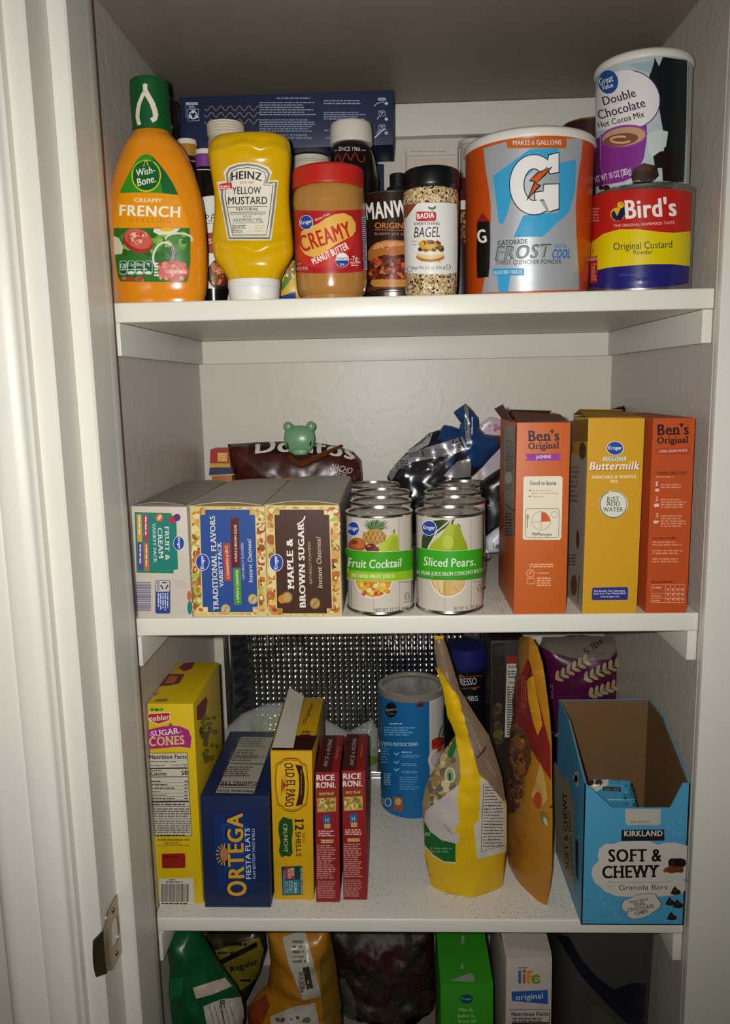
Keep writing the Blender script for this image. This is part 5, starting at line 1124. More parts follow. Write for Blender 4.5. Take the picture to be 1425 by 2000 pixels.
KY = '#d0b008'
t = carton('cone_box', 'tall yellow sugar cones box with nutrition panel, leftmost on the third shelf', 'box', 'H', (163, 1781), (459, 1778), (390, 482), (92, 482), Z3, KY, tb=(557, 212))
a = Art(t.front, 'H')
a.blobs(95, 508, 205, 530, 14, ['#3f8a1e', '#2c5c1a', '#6aa030'], 6, 12)
a.poly([(96, 552), (104, 542), (240, 535), (244, 548), (238, 590), (215, 600), (165, 618), (120, 598), (96, 578)], '#e2dcc8'); a.poly([(98, 556), (106, 546), (236, 540), (240, 550), (233, 588), (212, 596), (165, 612), (124, 594), (98, 574)], '#b02a26')
a.text('eebler', 104, 592, 236, 580, 34, '#e6e0d4', 'b', shear=.15, arc=-4)
a.poly([(96, 650), (180, 630), (232, 624), (234, 610), (252, 606), (254, 622), (310, 628), (360, 650), (380, 700), (374, 768), (300, 760), (230, 765), (160, 772), (106, 776)], '#a02878')
a.text('SUGAR', 120, 696, 300, 672, 36, '#e8e0d0', 'b', slab=True); a.ell(112, 682, 4, 4, '#e8e0d0'); a.ell(310, 662, 4, 4, '#e8e0d0'); a.text('CONES', 106, 756, 336, 742, 56, '#d8b868', 'x', slab=True)
NW = '#c4bcac'; NB = '#1e1a16'
a.poly([(104, 800), (354, 798), (382, 1340), (146, 1342)], NB); a.poly([(107, 803), (351, 801), (379, 1337), (148, 1339)], NW)
a.text('Nutrition Facts', 108, 838, 350, 836, 26, NB, 'x'); a.greek(112, 848, 310, 862, 1, '#6a6254'); a.text('Serving size', 116, 886, 208, 885, 13, NB, 'b'); a.text('1 cone (13g)', 250, 884, 350, 883, 13, NB, 'b'); a.line([(112, 900), (354, 897)], 8, NB)
a.greek(114, 908, 200, 918, 1, NB); a.text('Calories', 116, 946, 220, 945, 24, NB, 'x'); a.text('50', 314, 944, 356, 943, 30, NB, 'x'); a.line([(118, 956), (358, 953)], 5, NB)
for k in range(6):
    y = 985+k*22; a.greek(120+k*2, y-8, 180+(k % 3)*45, y+4, 1, NB if k in (0, 1, 2, 5) else '#5a5246', ragged=False); a.greek(336, y-8, 358, y+3, 1, NB, ragged=False); a.line([(120+k*2, y+8), (362, y+6)], 2, '#4a4238')
a.line([(128, 1114), (366, 1111)], 9, NB); a.greek(130, 1122, 368, 1140, 1, '#4a4238'); a.line([(130, 1145), (368, 1142)], 4, NB); a.greek(134, 1152, 370, 1215, 4, '#6a6254', ragged=False); a.line([(134, 1224), (374, 1222)], 3, NB); a.greek(138, 1232, 374, 1318, 6, '#6a6254', ragged=False); a.greek(146, 1324, 350, 1336, 1, NB)
a.greek(160, 1352, 372, 1368, 1, '#6a5a14'); a.greek(210, 1372, 320, 1392, 2, '#6a5a14'); a.line([(156, 1400), (372, 1396)], 3, '#6a5a14')
a.poly([(190, 1450), (335, 1446), (342, 1456), (344, 1534), (336, 1542), (200, 1544), (192, 1536)], '#8a1a12'); a.greek(200, 1462, 330, 1480, 1, '#5a100c')
a.poly([(172, 1610), (396, 1606), (404, 1776), (178, 1782)], '#c8bfae'); a.greek(240, 1612, 296, 1624, 1, NB); a.greek(216, 1626, 330, 1638, 1, NB); a.barcode(186, 1644, 368, 1762, NB); a.greek(190, 1766, 380, 1778, 1, NB)
a.done(t.o, 'printed_front')
a = Art(t.right, 'H'); a.poly([(412, 500), (476, 430), (482, 470), (462, 580), (414, 590)], '#7a2a20'); a.blobs(425, 520, 560, 900, 26, ['#7a7a20', '#8a8418', '#9a8a20', '#6a7030'], 10, 26); a.blobs(420, 560, 520, 700, 8, ['#4a3a18', '#5a4a1a'], 8, 14); a.done(t.o, 'side_panel')
a = Art(t.top, 'H'); a.poly([(160, 370), (225, 288), (335, 290), (300, 350), (250, 362)], '#7a2438'); a.poly([(205, 350), (240, 300), (295, 305), (265, 350)], '#a8642c'); a.poly([(295, 250), (330, 218), (400, 212), (380, 255), (330, 272)], '#7a2438'); a.line([(120, 420), (150, 415), (140, 430), (165, 412)], 4, '#3c3010'); a.line([(360, 420), (430, 350), (470, 300)], 2, '#a08a0c'); a.poly([(130, 470), (150, 455), (230, 448), (215, 472)], '#8a7a3a'); a.done(t.o, 'printed_top')

OB = '#11224a'
t = carton('taco_shell_box', 'navy blue flat bottom taco shell box with nutrition label on its top', 'box', 'H', (467, 1806), (896, 1808), (876, 1084), (434, 1082), Z3, OB, tb=(770, 662))
a = Art(t.front, 'H')
a.poly([(520, 1200), (780, 1195), (800, 1690), (550, 1700)], '#152e60'); a.poly([(570, 1260), (740, 1255), (755, 1620), (600, 1630)], '#193874')
for o, c in ((5, '#0e1a3c'), (0, '#cf9a2c')):
    a.text('O', 738-o, 1730+o*.5, 735-o, 1632-o*.5, 122+o, c, 'x'); a.text('RTEGA', 722-o, 1615+o, 712-o, 1192-o, 100+o*2, c, 'x')
for k in range(9):
    an = math.radians(180+(k-4)*24); cx, cy = 590, 1462; a.line([(cx+32*math.cos(an), cy+46*math.sin(an)), (cx+52*math.cos(an), cy+72*math.sin(an))], 7, '#cf9a2c', a.n+1 if k == 0 else a.n)
a.ell(592, 1460, 26, 46, '#a8743c')
a.text('FIESTA FLATS', 768, 1620, 758, 1290, 32, '#c8d0e0', 'b'); a.text('FLAT BOTTOM TACO SHELLS', 798, 1618, 790, 1292, 17, '#b8c0d4', 'b')
a.done(t.o, 'printed_front')
a = Art(t.top, 'H'); a.poly([(536, 1062), (784, 1068), (912, 700), (702, 698)], '#a8a294')
a.text('Nutrition Facts', 782, 1048, 548, 1042, 16, NB, 'x'); a.line([(800, 1030), (560, 1026)], 4, NB); a.text('Calories 130', 806, 992, 572, 986, 20, NB, 'x'); a.greek(560, 1004, 790, 1016, 1, NB); a.line([(820, 1020), (565, 1014)], 5, NB); a.greek(600, 890, 800, 960, 5, '#55504a', skew=-.32); a.line([(630, 872), (848, 878)], 5, NB); a.greek(640, 780, 830, 862, 5, '#6a655c', skew=-.32); a.line([(660, 828), (858, 832)], 3, NB); a.greek(690, 706, 880, 770, 4, '#7a756c', skew=-.3); a.done(t.o, 'nutrition_label')

OY = '#cf9f0a'
t = carton('taco_shell_box', 'yellow crunchy taco shell box with torn open white top flap', 'box', 'I', (120, 1757), (376, 1760), (364, 792), (92, 790), Z3, OY, tb=(430, 440))
a = Art(t.front, 'I')
sh = [(130, 870), (160, 858), (180, 838), (228, 832), (276, 838), (296, 862), (330, 880), (336, 960), (342, 1010), (338, 1070), (330, 1140), (300, 1155), (276, 1178), (230, 1186), (186, 1178), (165, 1152), (140, 1140), (128, 1070), (122, 1010), (124, 940)]
def scl(P, f, c=(230, 1010)): return [(c[0]+(x-c[0])*f, c[1]+(y-c[1])*f) for x, y in P]
a.poly(sh, '#6a2c14'); a.poly(scl(sh, .965), '#d8a818'); a.poly(scl(sh, .93), '#8a3c18'); a.poly(scl(sh, .905), '#d8b020')
a.poly([(255, 875), (300, 885), (315, 960), (318, 1010), (314, 1080), (302, 1135), (258, 1150), (275, 1080), (280, 1010), (276, 940)], '#3c1612')
a.text('OLD EL PASO', 180, 866, 184, 1152, 56, '#5a1c10', 'x', slab=True, arc=16); a.poly([(170, 965), (185, 1000), (205, 1010), (185, 1022), (168, 1060), (166, 1010)], '#a84a1c'); a.line([(168, 955), (164, 1080)], 3, '#6a2c14'); a.line([(188, 945), (186, 1060)], 3, '#6a2c14')
a.greek(288, 910, 300, 1110, 1, '#8a6a20', vert=True)
a.poly([(165, 1230), (180, 1215), (210, 1228), (236, 1232), (240, 1300), (232, 1380), (238, 1450), (222, 1475), (190, 1470), (165, 1480), (148, 1440), (158, 1380), (144, 1300), (150, 1250)], '#1d4a1e'); a.text('CRUNCHY', 176, 1262, 184, 1448, 26, '#c8c49a', 'r')
a.text('12', 252, 1230, 254, 1304, 56, '#2c1410', 'x', slab=True); a.text('TACO', 302, 1318, 304, 1382, 15, '#2c1410', 'b'); a.text('SHELLS', 256, 1312, 262, 1474, 34, '#2c1410', 'b')
a.poly([(165, 1540), (300, 1534), (306, 1722), (172, 1726)], '#143a3c'); a.poly([(190, 1546), (246, 1544), (250, 1620), (188, 1618)], '#a83234'); a.text('BOX', 226, 1550, 228, 1600, 22, '#d8d0c8', 'b'); a.text('TOPS', 206, 1552, 208, 1616, 17, '#d8d0c8', 'b'); a.poly([(176, 1560), (188, 1558), (198, 1720), (176, 1722)], '#3a7a96'); a.poly([(200, 1626), (285, 1622), (286, 1716), (206, 1720)], '#2f6f78'); a.text('SCAN', 248, 1640, 250, 1708, 17, '#c8dad8', 'b'); a.text('BOX TOPS', 194, 1636, 198, 1712, 11, '#c8dad8', 'r'); a.text('NO MORE CLIPPING', 288, 1546, 292, 1716, 12, '#c8d4cc', 'b'); a.greek(212, 1630, 240, 1712, 2, '#8ab0b0', vert=True)
a.done(t.o, 'printed_front')
w_, h_, d_ = t.w, t.h, t.d
a = Art(t.top, 'I'); a.poly([(100, 785), (365, 785), (398, 690), (130, 690)], '#34100c'); a.text('Original', 318, 622, 372, 488, 22, '#1d3a24', 'b', shear=.2); a.ell(335, 668, 42, 17, '#c8961c'); a.greek(300, 660, 362, 676, 1, '#4a2010'); a.poly([(284, 684), (356, 684), (345, 698), (288, 696)], '#4a1410'); a.done(t.o, 'printed_top')
flap(t, 'torn_flap', [(w_*.10, .004, h_+.003), (w_*.62, .002, h_+.0035), (w_*.60, d_*.80, h_+.015), (w_*.14, d_*.92, h_+.020)], '#c4bcb0')
flap(t, 'torn_flap', [(.0005, .03, h_-.0005), (w_*.12, .03, h_+.002), (w_*.14, d_*.95, h_+.018), (.0, d_*.98, h_+.002)], '#8a6a14')

def rice_side(x, dy, label, bl, br, tr, tl, tb):
    t = carton('rice_mix_box', label, 'box', 'I', bl, br, tr, tl, Z3, '#8a1c1c', tb=tb, group='rice pilaf boxes beside the yellow taco shells')
    a = Art(t.front, 'I'); X = lambda u, y: (x+u+(y+dy-930)*.008, y+dy)
    def T(s_, u0, u1, y, h, c, wk='b'): a.text(s_, *X(u0, y), *X(u1, y-3), h, c, wk)
    T('RICE', 8, 126, 982, 36, '#e4ddd4', 'x'); T('a', 62, 74, 1002, 14, '#e4ddd4'); T('RONI.', 6, 134, 1030, 36, '#e4ddd4', 'x')
    a.poly([X(2, 1045), X(140, 1042), X(140, 1085), X(2, 1090)], '#8a3a1c'); T('RICE PILAF', 26, 120, 1076, 16, '#e0c898')
    a.poly([X(10, 1096), X(134, 1090), X(134, 1180), X(12, 1188)], '#b8984c'); q = X(10, 1092); a.blobs(q[0], q[1], q[0]+122, q[1]+92, 60, ['#d0b468', '#a8843c', '#c8a850', '#8a6a2c', '#6a7a2c', '#dcc888'], 8, 16)
    a.poly([X(45, 1215), X(60, 1205), X(90, 1206), X(98, 1225), X(95, 1260), X(52, 1262)], '#2c5a94'); a.text('H', *X(62, 1250), *X(84, 1250), 26, '#a8c4d8', 'b'); a.poly([X(55, 1262), X(98, 1260), X(96, 1290), X(58, 1292)], '#c09c58')
    a.greek(*X(18, 1302), *X(126, 1345), 3, '#dcb8ac', lay=None); a.poly([X(32, 1362), X(116, 1360), X(116, 1386), X(32, 1390)], '#a8642c'); a.greek(*X(36, 1364), *X(112, 1386), 2, '#e0c8a0', ragged=False)
    a.greek(*X(8, 1396), *X(130, 1620), 16, '#c08880'); a.greek(*X(10, 1630), *X(130, 1745), 10, '#b87c74'); a.done(t.o, 'printed_front')
    a = Art(t.top, 'I'); dx = t.front
    return t, a
t, a = rice_side(385, 0, 'dark red rice pilaf box touching the yellow taco shell box', (390, 1774), (546, 1771), (540, 929), (384, 931), (560, 686))
a.poly([(388, 925), (490, 925), (525, 690), (440, 688)], '#4a1614'); a.text('RICE a RONI.', 462, 890, 498, 712, 24, '#b8a8a0', 'b'); a.text('RICE PILAF', 528, 842, 542, 760, 12, '#b89878', 'r'); a.done(t.o, 'printed_top')
t, a = rice_side(558, -9, 'dark red rice pilaf box with open shelf space on its right', (568, 1759), (724, 1757), (711, 920), (557, 921), (720, 677))
a.poly([(560, 915), (650, 915), (672, 680), (592, 680)], '#4a1614'); a.text('RICE a RONI.', 634, 882, 654, 706, 24, '#b8a8a0', 'b'); a.text('RICE PILAF', 688, 832, 696, 752, 12, '#b89878', 'r'); a.done(t.o, 'printed_top')

# blue canister
yf = UZ(cp('J', 385, 1228), Z3).y; Yc = yf+.047
t = bottle_thing('oat_canister', 'round blue cardboard canister with grey lid standing behind the yellow rice bag', 'canister', 'J', (1150, 150, 560), Yc, z=Z3); L0 = t.M.translation
(xa, za, ra), (xb, zb_, rb) = rows_world('J', [(348, 134, 577), (1140, 150, 566)], Yc); r = (ra+rb)/2; h = za-Z3
gb = g_lathe([(r*.975, .0003), (r*.985, .002), (r*.985, h-.008)], 96); mk('canister_body', *gb, mat('#15639c', .42), t.o, smooth=True)
mk('plastic_lid', *g_lathe([(0.0005, h-.004), (r*.86, h-.004), (r*.90, h-.0005), (r*.97, h), (r, h-.0015), (r, h-.010), (r*.985, h-.0105)][::-1], 96, cap=False), mat('#7d766a', .28, spec=.5), t.o, smooth=True)
a = Art(t.bvh(gb), 'J', rough=.42, step=4)
a.poly([(458, 438), (520, 415), (575, 385), (575, 1130), (470, 1190), (462, 900)], '#bdb8b0'); a.poly([(560, 500), (578, 480), (578, 700), (566, 720)], '#2c4a6a')
a.blobs(470, 690, 560, 800, 12, ['#a8241c', '#c03a28', '#8a1a16'], 22, 36); a.line([(520, 700), (535, 640), (545, 620)], 10, '#4a6a2c'); a.line([(540, 690), (555, 650)], 8, '#3c5a24'); a.ring(520, 850, 60, 70, 18, '#d0c8bc', 100, 260); a.blobs(490, 850, 570, 950, 14, ['#b08a50', '#c8a870', '#8a6434'], 12, 20)
a.ell(214, 522, 38, 50, '#0f1518'); a.text('Signature', 178, 530, 250, 522, 18, '#a8b0b0', 'r', shear=.2); a.greek(192, 540, 238, 552, 1, '#6a7478')
a.greek(205, 603, 285, 617, 1, '#b0cce0'); a.greek(170, 628, 370, 690, 4, '#6aa4cc')
a.text('COOKING INSTRUCTIONS', 118, 742, 382, 752, 22, '#c8d8e4', 'b', arc=-8); a.greek(150, 745, 205, 870, 7, '#5a98c4'); a.greek(282, 788, 356, 801, 1, '#c0d4e4')
for y in (808, 862, 910): a.line([(236, y-8), (250, y+6), (264, y-10)], 7, '#a8c8e0'); a.greek(282, y+2, 402, y+24, 2, '#6aa4cc')
a.greek(172, 930, 214, 1010, 7, '#8ab0cc', ragged=False); a.greek(270, 950, 400, 1040, 6, '#4a8cc0'); a.poly([(228, 1080), (292, 1086), (290, 1180), (230, 1172)], '#8a5a2c'); a.ell(260, 1115, 20, 24, '#c8a068'); a.ring(198, 1120, 18, 26, 7, '#a8c4d8'); a.greek(160, 1095, 184, 1130, 2, '#8ab0cc')
a.poly([(380, 398), (420, 395), (418, 498), (378, 500)], '#5a1218')
a.done(t.o, 'printed_label')

# yellow grain bag with a front ridge
yq = UZ(cp('J', 480, 1662), Z3).y
t = Thing('grain_bag', 'bright yellow folded grain bag with green and white label standing near the shelf middle', 'bag', (UY(cp('J', 700, 1660), yq).x, yq, Z3))
g = g_pillow(t, 'J', [(490, 40), (550, 40), (580, 130), (660, 390), (760, 555), (850, 690), (925, 920), (965, 1150), (966, 1420), (940, 1664), (470, 1664), (432, 1480), (414, 1130), (440, 1000), (560, 780), (630, 690), (585, 560), (512, 240)], yq, .050, lump=.0025, lscale=45, seed=12, zmin=Z3+.0004, bot=(9,), power=.85, back=.035)
mk('bag', *g, mat('#cda50c', .38), t.o, smooth=True, ang=70)
a = Art(t.bvh(g), 'J', rough=.38, step=4)
a.poly([(492, 60), (545, 60), (575, 135), (655, 395), (755, 560), (845, 695), (920, 925), (945, 1120), (820, 970), (770, 930), (730, 740), (690, 600), (640, 440), (560, 300), (512, 225)], '#7a6654')
for k in range(9): a.line([(690+k*17, 570+k*38), (720+k*21, 600+k*44)], 4, '#a89478', a.n+1 if k == 0 else a.n)
a.line([(770, 830), (800, 800), (825, 760)], 12, '#3a2e26')
a.poly([(630, 695), (600, 720), (565, 785), (445, 1000), (418, 1130), (428, 1250), (640, 1380), (655, 1330), (665, 1000), (660, 850)], '#8c7a58'); a.blobs(440, 800, 650, 1150, 60, ['#a8946c', '#6a5a40', '#c0ae88', '#8a7044', '#5a5a54'], 14, 34)
a.poly([(440, 1180), (520, 1110), (600, 1050), (660, 1000), (664, 1290), (650, 1388), (560, 1380), (480, 1330), (430, 1262)], '#b4aca8')
a.poly([(430, 1240), (470, 1310), (540, 1365), (630, 1388), (632, 1510), (560, 1505), (490, 1460), (436, 1400)], '#145a28'); a.poly([(436, 1400), (490, 1460), (560, 1505), (632, 1510), (634, 1518), (556, 1514), (486, 1470), (436, 1412)], '#c8c09a'); a.text('ol', 436, 1332, 462, 1342, 30, '#c8ccb8', 'r'); a.text('Serving Suggestion', 556, 1268, 608, 1330, 14, '#5a5450', 'r'); a.greek(470, 1410, 620, 1450, 2, '#5a8a5a')
a.ell(598, 945, 34, 50, '#c8c4b4'); a.ell(598, 945, 28, 42, '#8a9470'); a.ell(598, 955, 10, 28, '#1d5a2c'); a.poly([(585, 800), (635, 690), (640, 760), (615, 830), (590, 832)], '#1d5a2c')
a.poly([(780, 960), (830, 980), (945, 1130), (952, 1200), (950, 1445), (770, 1488), (748, 1290), (775, 1150)], '#bdb6aa'); a.line([(800, 1230), (795, 1440), (940, 1400)], 4, '#3c3834'); a.line([(800, 1230), (810, 1000)], 4, '#3c3834')
for k in range(20): 
    y = 1010+k*20; x0 = 818 - k*.8; a.greek(x0, y+6, min(940, 870+k*12), y+16, 1, '#2e2a26')
a.poly([(512, 232), (560, 300), (640, 440), (690, 600), (730, 740), (780, 950), (785, 1020), (775, 1240), (620, 1330), (655, 1240), (645, 1040), (670, 950), (660, 790), (635, 650), (590, 560), (560, 380)], '#d2aa0a')
a.done(t.o, 'printed_panels')

# breadcrumb canister with blue lid
Yc = .300
t = bottle_thing('breadcrumb_canister', 'black breadcrumb canister with dark blue lid behind the yellow bag', 'canister', 'J', (600, 566, 838), Yc, z=Z3); L0 = t.M.translation
g = loft_px('J', smooth_rows([(92, 590, 815), (98, 572, 832), (110, 566, 838), (218, 567, 838), (226, 575, 832)], 3), Yc, L0); mk('plastic_lid', *g, mat('#1b1e5a', .35), t.o, smooth=True)
gb = loft_px('J', [(224, 576, 832), (600, 578, 830), (1000, 580, 828)], Yc, L0, z0=.0003); mk('canister_body', *gb, mat('#0f1016', .3), t.o, smooth=True)
a = Art(t.bvh(gb), 'J', rough=.35, step=4); a.text('PROGRESSO', 555, 362, 768, 356, 46, '#b8b4b0', 'b', arc=-4); a.line([(645, 312), (800, 298)], 5, '#8a4a1c'); a.line([(650, 385), (790, 372)], 5, '#8a4a1c'); a.poly([(640, 305), (665, 290), (690, 305), (650, 312)], '#8a4a1c'); a.poly([(730, 385), (770, 372), (760, 390)], '#a8542c'); a.text('BREAD', 620, 424, 760, 420, 0.1, '#b8b4b0', 'r') if False else None
a.text('CRUMBS', 590, 466, 776, 462, 32, '#b0aca8', 'b'); a.done(t.o, 'printed_label')
# dark carton with a nutrition strip
t = carton('snack_box', 'dark brown food box with a white nutrition strip behind the orange bag', 'box', 'J', (850, 1500), (1062, 1500), (1075, 66), (862, 72), Z3, '#1d1611', depth=.07, ymin=.20)
a = Art(t.front, 'J'); a.poly([(962, 172), (1075, 168), (1074, 218), (962, 222)], '#7a2018'); a.poly([(964, 222), (1074, 218), (1066, 700), (950, 700)], '#aaa49a'); a.text('Nutrition', 974, 248, 1058, 246, 15, NB, 'x'); a.line([(972, 308), (1060, 305)], 7, NB); a.text('Calories', 972, 350, 1040, 348, 15, NB, 'x'); a.greek(970, 262, 1060, 296, 2, '#4a443c'); a.greek(966, 365, 1060, 690, 20, '#4a443c'); a.done(t.o, 'nutrition_label')
a = Art(t.front, 'J'); a.poly([(868, 90), (955, 84), (948, 800), (864, 800)], '#241b15'); a.blobs(868, 470, 945, 760, 26, ['#3a2c1c', '#4a3a24', '#2a2418', '#5a4628'], 14, 30); a.blobs(872, 640, 940, 720, 6, ['#4a4c24', '#5a5a2c'], 14, 24); a.poly([(885, 110), (955, 100), (955, 160), (890, 170)], '#2c2a26'); a.done(t.o, 'printed_picture')

# orange pouch seen along its edge
q0 = UZ(cp('J', 1226, 1795), Z3); q1 = UZ(cp('J', 978, 1440), Z3); d_ = (q1-q0).normalized(); nn = Vector((-d_.y, d_.x, 0)); nn = nn if nn.x < 0 else -nn
t = Thing('chip_bag', 'orange and red snack pouch standing edge-on between the yellow bag and the granola box', 'bag', (q0.x, q0.y, Z3))
g = g_pillow(t, 'J', [(1050, 45), (1122, 45), (1165, 110), (1200, 230), (1235, 480), (1256, 720), (1262, 1250), (1258, 1560), (1228, 1798), (1100, 1625), (976, 1440), (960, 1250), (975, 800), (1005, 520)], 0, .030, lump=.003, lscale=45, seed=21, zmin=Z3+.0004, plane=(q0, nn), back=.012, power=.7, bot=(8, 9)); mk('bag', *g, mat('#aa721a', .35), t.o, smooth=True, ang=70)
a = Art(t.bvh(g), 'J', rough=.35, step=4)
a.poly([(1048, 250), (1105, 180), (1140, 300), (1200, 560), (1250, 760), (1254, 980), (1170, 850), (1080, 700), (990, 540), (1010, 430)], '#7c1f1a'); a.greek(1060, 300, 1100, 560, 3, '#a8503a', vert=True)
a.poly([(1100, 320), (1140, 300), (1165, 420), (1200, 620), (1170, 690), (1140, 600), (1110, 470)], '#c08a1c')
a.poly([(1052, 60), (1115, 60), (1110, 180), (1045, 330), (1020, 330)], '#7a5a22'); a.poly([(985, 560), (1060, 640), (1120, 720), (1130, 850), (1090, 960), (1060, 1100), (1020, 1190), (962, 1200), (966, 1000), (976, 800)], '#5c3a1c'); a.blobs(975, 600, 1095, 1170, 110, ['#6a3c1c', '#8a5424', '#4a2814', '#a8702c', '#5a3018'], 18, 44)
a.poly([(1130, 1080), (1160, 980), (1190, 860), (1215, 960), (1235, 1100), (1200, 1150), (1160, 1120)], '#b8944c'); a.ell(1172, 1110, 28, 56, '#a83a24'); a.ell(1212, 1225, 22, 50, '#6a6a3a', -20); a.ell(1222, 1245, 12, 28, '#b8b08a', -20); a.line([(1110, 200), (1130, 260), (1100, 330)], 8, '#1f1a14')
a.done(t.o, 'printed_panel')

# rice bag
t = Thing('rice_bag', 'clear and purple rice bag with cream leaf print standing behind the granola bar box', 'bag', (UY(cp('K', 520, 400), .325).x, .325, Z3))
g = g_pillow(t, 'K', [(236, 130), (262, 55), (500, 40), (738, 40), (768, 120), (778, 200), (775, 440), (790, 900), (290, 900), (262, 460)], .325, .075, lump=.003, lscale=38, seed=15, zmin=Z3+.0004, back=.045); mk('bag', *g, mat('#4c1034', .3), t.o, smooth=True, ang=70)
a = Art(t.bvh(g), 'K', rough=.3, step=4)
a.poly([(264, 58), (500, 43), (736, 43), (762, 110), (700, 190), (560, 205), (430, 180), (330, 150), (255, 110)], '#6a5f54'); a.text('5 lbs', 545, 170, 660, 85, 44, '#3a2028', 'b', shear=.1)
for (x0, y0, x1, y1) in ((345, 320, 560, 195), (530, 325, 760, 215), (560, 425, 770, 350)):
    a.line([(x0, y0), ((x0+x1)/2, (y0+y1)/2-6), (x1, y1)], 5, '#8a7a5a'); n_ = 6
    for k in range(n_):
        x, y = x0+(x1-x0)*(k+.3)/n_, y0+(y1-y0)*(k+.3)/n_
        for s_ in (-1, 1): an = -30+s_*48; a.ell(x+20*math.cos(math.radians(an)), y+24*math.sin(math.radians(an)), 28, 12, '#9a8c68', an)
a.text('RICE', 340, 440, 335, 350, 26, '#8a5a74', 'b'); a.done(t.o, 'printed_panel')

# open granola bar carton
KB = '#4a97bb'
P0 = UZ(cp('K', 515, 1921), Z3); P1 = UZ(cp('K', 1178, 1921), Z3); P0.y = P1.y = max(-.012, min(P0.y, P1.y)); P1.x = min(P1.x, W-.001)
t = Thing('granola_bar_box', 'light blue granola bar carton cut open at the top, beside the right wall', 'box', (P0.x, P0.y, Z3+.0003)); wk_ = P1.x-P0.x
fr = t.plane((0, 0, 0), (0, -1, 0)); H1 = lambda x, y: fr[0](*cp('K', x, y), 0)
lf = t.plane((0, 0, 0), (-1, 0, 0)); H2 = lambda x, y: lf[0](*cp('K', x, y), 0)
dk = t.plane((0, 0, 0), (0, 0, 1))[0](*cp('K', 353, 1440), 0).y; dk = min(dk, .262-P0.y)
bk_ = t.plane((0, dk, 0), (0, -1, 0)); zbk = bk_[0](*cp('K', 330, 455), 0).z; zf = H1(520, 1160).z; zg = H1(520, 1000).z; gx = H1(720, 1160).x; ga = H1(545, 1015).x; gr0 = H1(1095, 1155).x; gr1 = H1(1175, 1040).x
th = .0012
def walls(ins, th_, e):
    q = []
    fp = [(ins, e), (wk_-ins, e), (wk_-ins, zg-e), (gr1, zg-e), (gr0, zf-e), (gx, zf-e), (ga, zg-e), (ins, zg-e)]
    q.append(g_prism(fp, 'y', ins, ins+th_))
    sp = [(ins, e), (dk-ins, e), (dk-ins, zbk-e), (dk*.6, zbk*.97+zg*.03-e), (ins, zg-e)]
    q.append(g_prism(sp, 'x', ins, ins+th_)); q.append(g_prism(sp, 'x', wk_-ins-th_, wk_-ins))
    q.append(g_box(ins, wk_-ins, dk-ins-th_, dk-ins, e, zbk-e)); q.append(g_box(ins, wk_-ins, ins, dk-ins, e, e+th_))
    return g_join(*q)
mk('carton', *walls(0, th, 0), mat(KB, .42), t.o)
mk('inner_lining', *walls(th+.0001, .0015, .0007), mat('#6b4d2e', .7, noise_amt=.06, nscale=40), t.o, label='plain brown cardboard inside')
a = Art(fr, 'K')
for (x, y, r_) in [(1045, 1200, 5), (1068, 1215, 6), (1100, 1225, 8), (1130, 1210, 7), (1075, 1250, 8), (1110, 1265, 10), (1140, 1290, 9), (1160, 1245, 11), (1085, 1290, 10), (1120, 1320, 12), (1160, 1330, 12), (650, 1740, 12), (660, 1780, 11), (690, 1770, 9), (705, 1815, 11), (735, 1850, 12), (765, 1880, 11), (640, 1710, 8), (730, 1810, 8)]: a.ell(x, y, r_, r_*1.2, '#5aa0c0')
a.poly([(800, 1163), (1030, 1163), (1030, 1255), (1018, 1270), (815, 1268), (802, 1252)], '#b4aca0'); a.text('B02-65245-C', 836, 1254, 962, 1252, 14, '#5a5450', 'r'); a.line([(840, 1268), (1010, 1264)], 2, '#8a8478')
a.poly([(776, 1298), (1052, 1296), (1054, 1368), (774, 1370)], '#15191c'); a.text('KIRKLAND', 792, 1340, 1042, 1338, 36, '#c8c2b8', 'x'); a.text('Signature', 800, 1360, 1036, 1358, 12, '#5a2024', 'b', track=.2)
cl = [(620, 1470), (630, 1420), (670, 1390), (730, 1388), (760, 1375), (850, 1372), (960, 1372), (1010, 1395), (1060, 1382), (1120, 1380), (1180, 1395), (1202, 1402), (1190, 1690), (1150, 1720), (1060, 1728), (960, 1735), (850, 1735), (740, 1728), (670, 1700), (640, 1670), (600, 1640), (580, 1590), (585, 1545), (610, 1515), (628, 1495)]
a.poly(cl, '#c2bab0')
a.text('SOFT &', 690, 1506, 1036, 1502, 80, '#16110f', 'x', slab=True); a.text('CHEWY', 650, 1612, 1020, 1604, 78, '#16110f', 'x', slab=True)
a.line([(685, 1640), (680, 1660), (700, 1668), (730, 1655), (715, 1640), (690, 1638), (800, 1635), (1000, 1640), (1090, 1632), (1108, 1612), (1080, 1602), (1055, 1612), (1070, 1622)], 5, '#8fa8a8'); a.text('Granola Bars', 756, 1688, 1072, 1684, 32, '#3c3430', 'r')
c2 = [(770, 1780), (790, 1755), (830, 1740), (880, 1715), (940, 1710), (1000, 1715), (1012, 1745), (1035, 1770), (1030, 1800), (1000, 1820), (960, 1850), (900, 1875), (840, 1878), (805, 1858), (812, 1835), (775, 1815)]
a.poly(c2, '#1f3c4c'); a.poly(scl(c2, .965, (900, 1795)), '#c2bab0')
a.text('MADE WITH', 828, 1775, 946, 1755, 16, '#2a2420', 'b', slab=True); a.text('REAL', 860, 1795, 934, 1782, 22, '#2a2420', 'b', slab=True); a.text('CHOCOLATE', 815, 1828, 985, 1802, 22, '#2a2420', 'b', slab=True); a.text('CHIPS', 862, 1850, 948, 1836, 22, '#2a2420', 'b', slab=True)
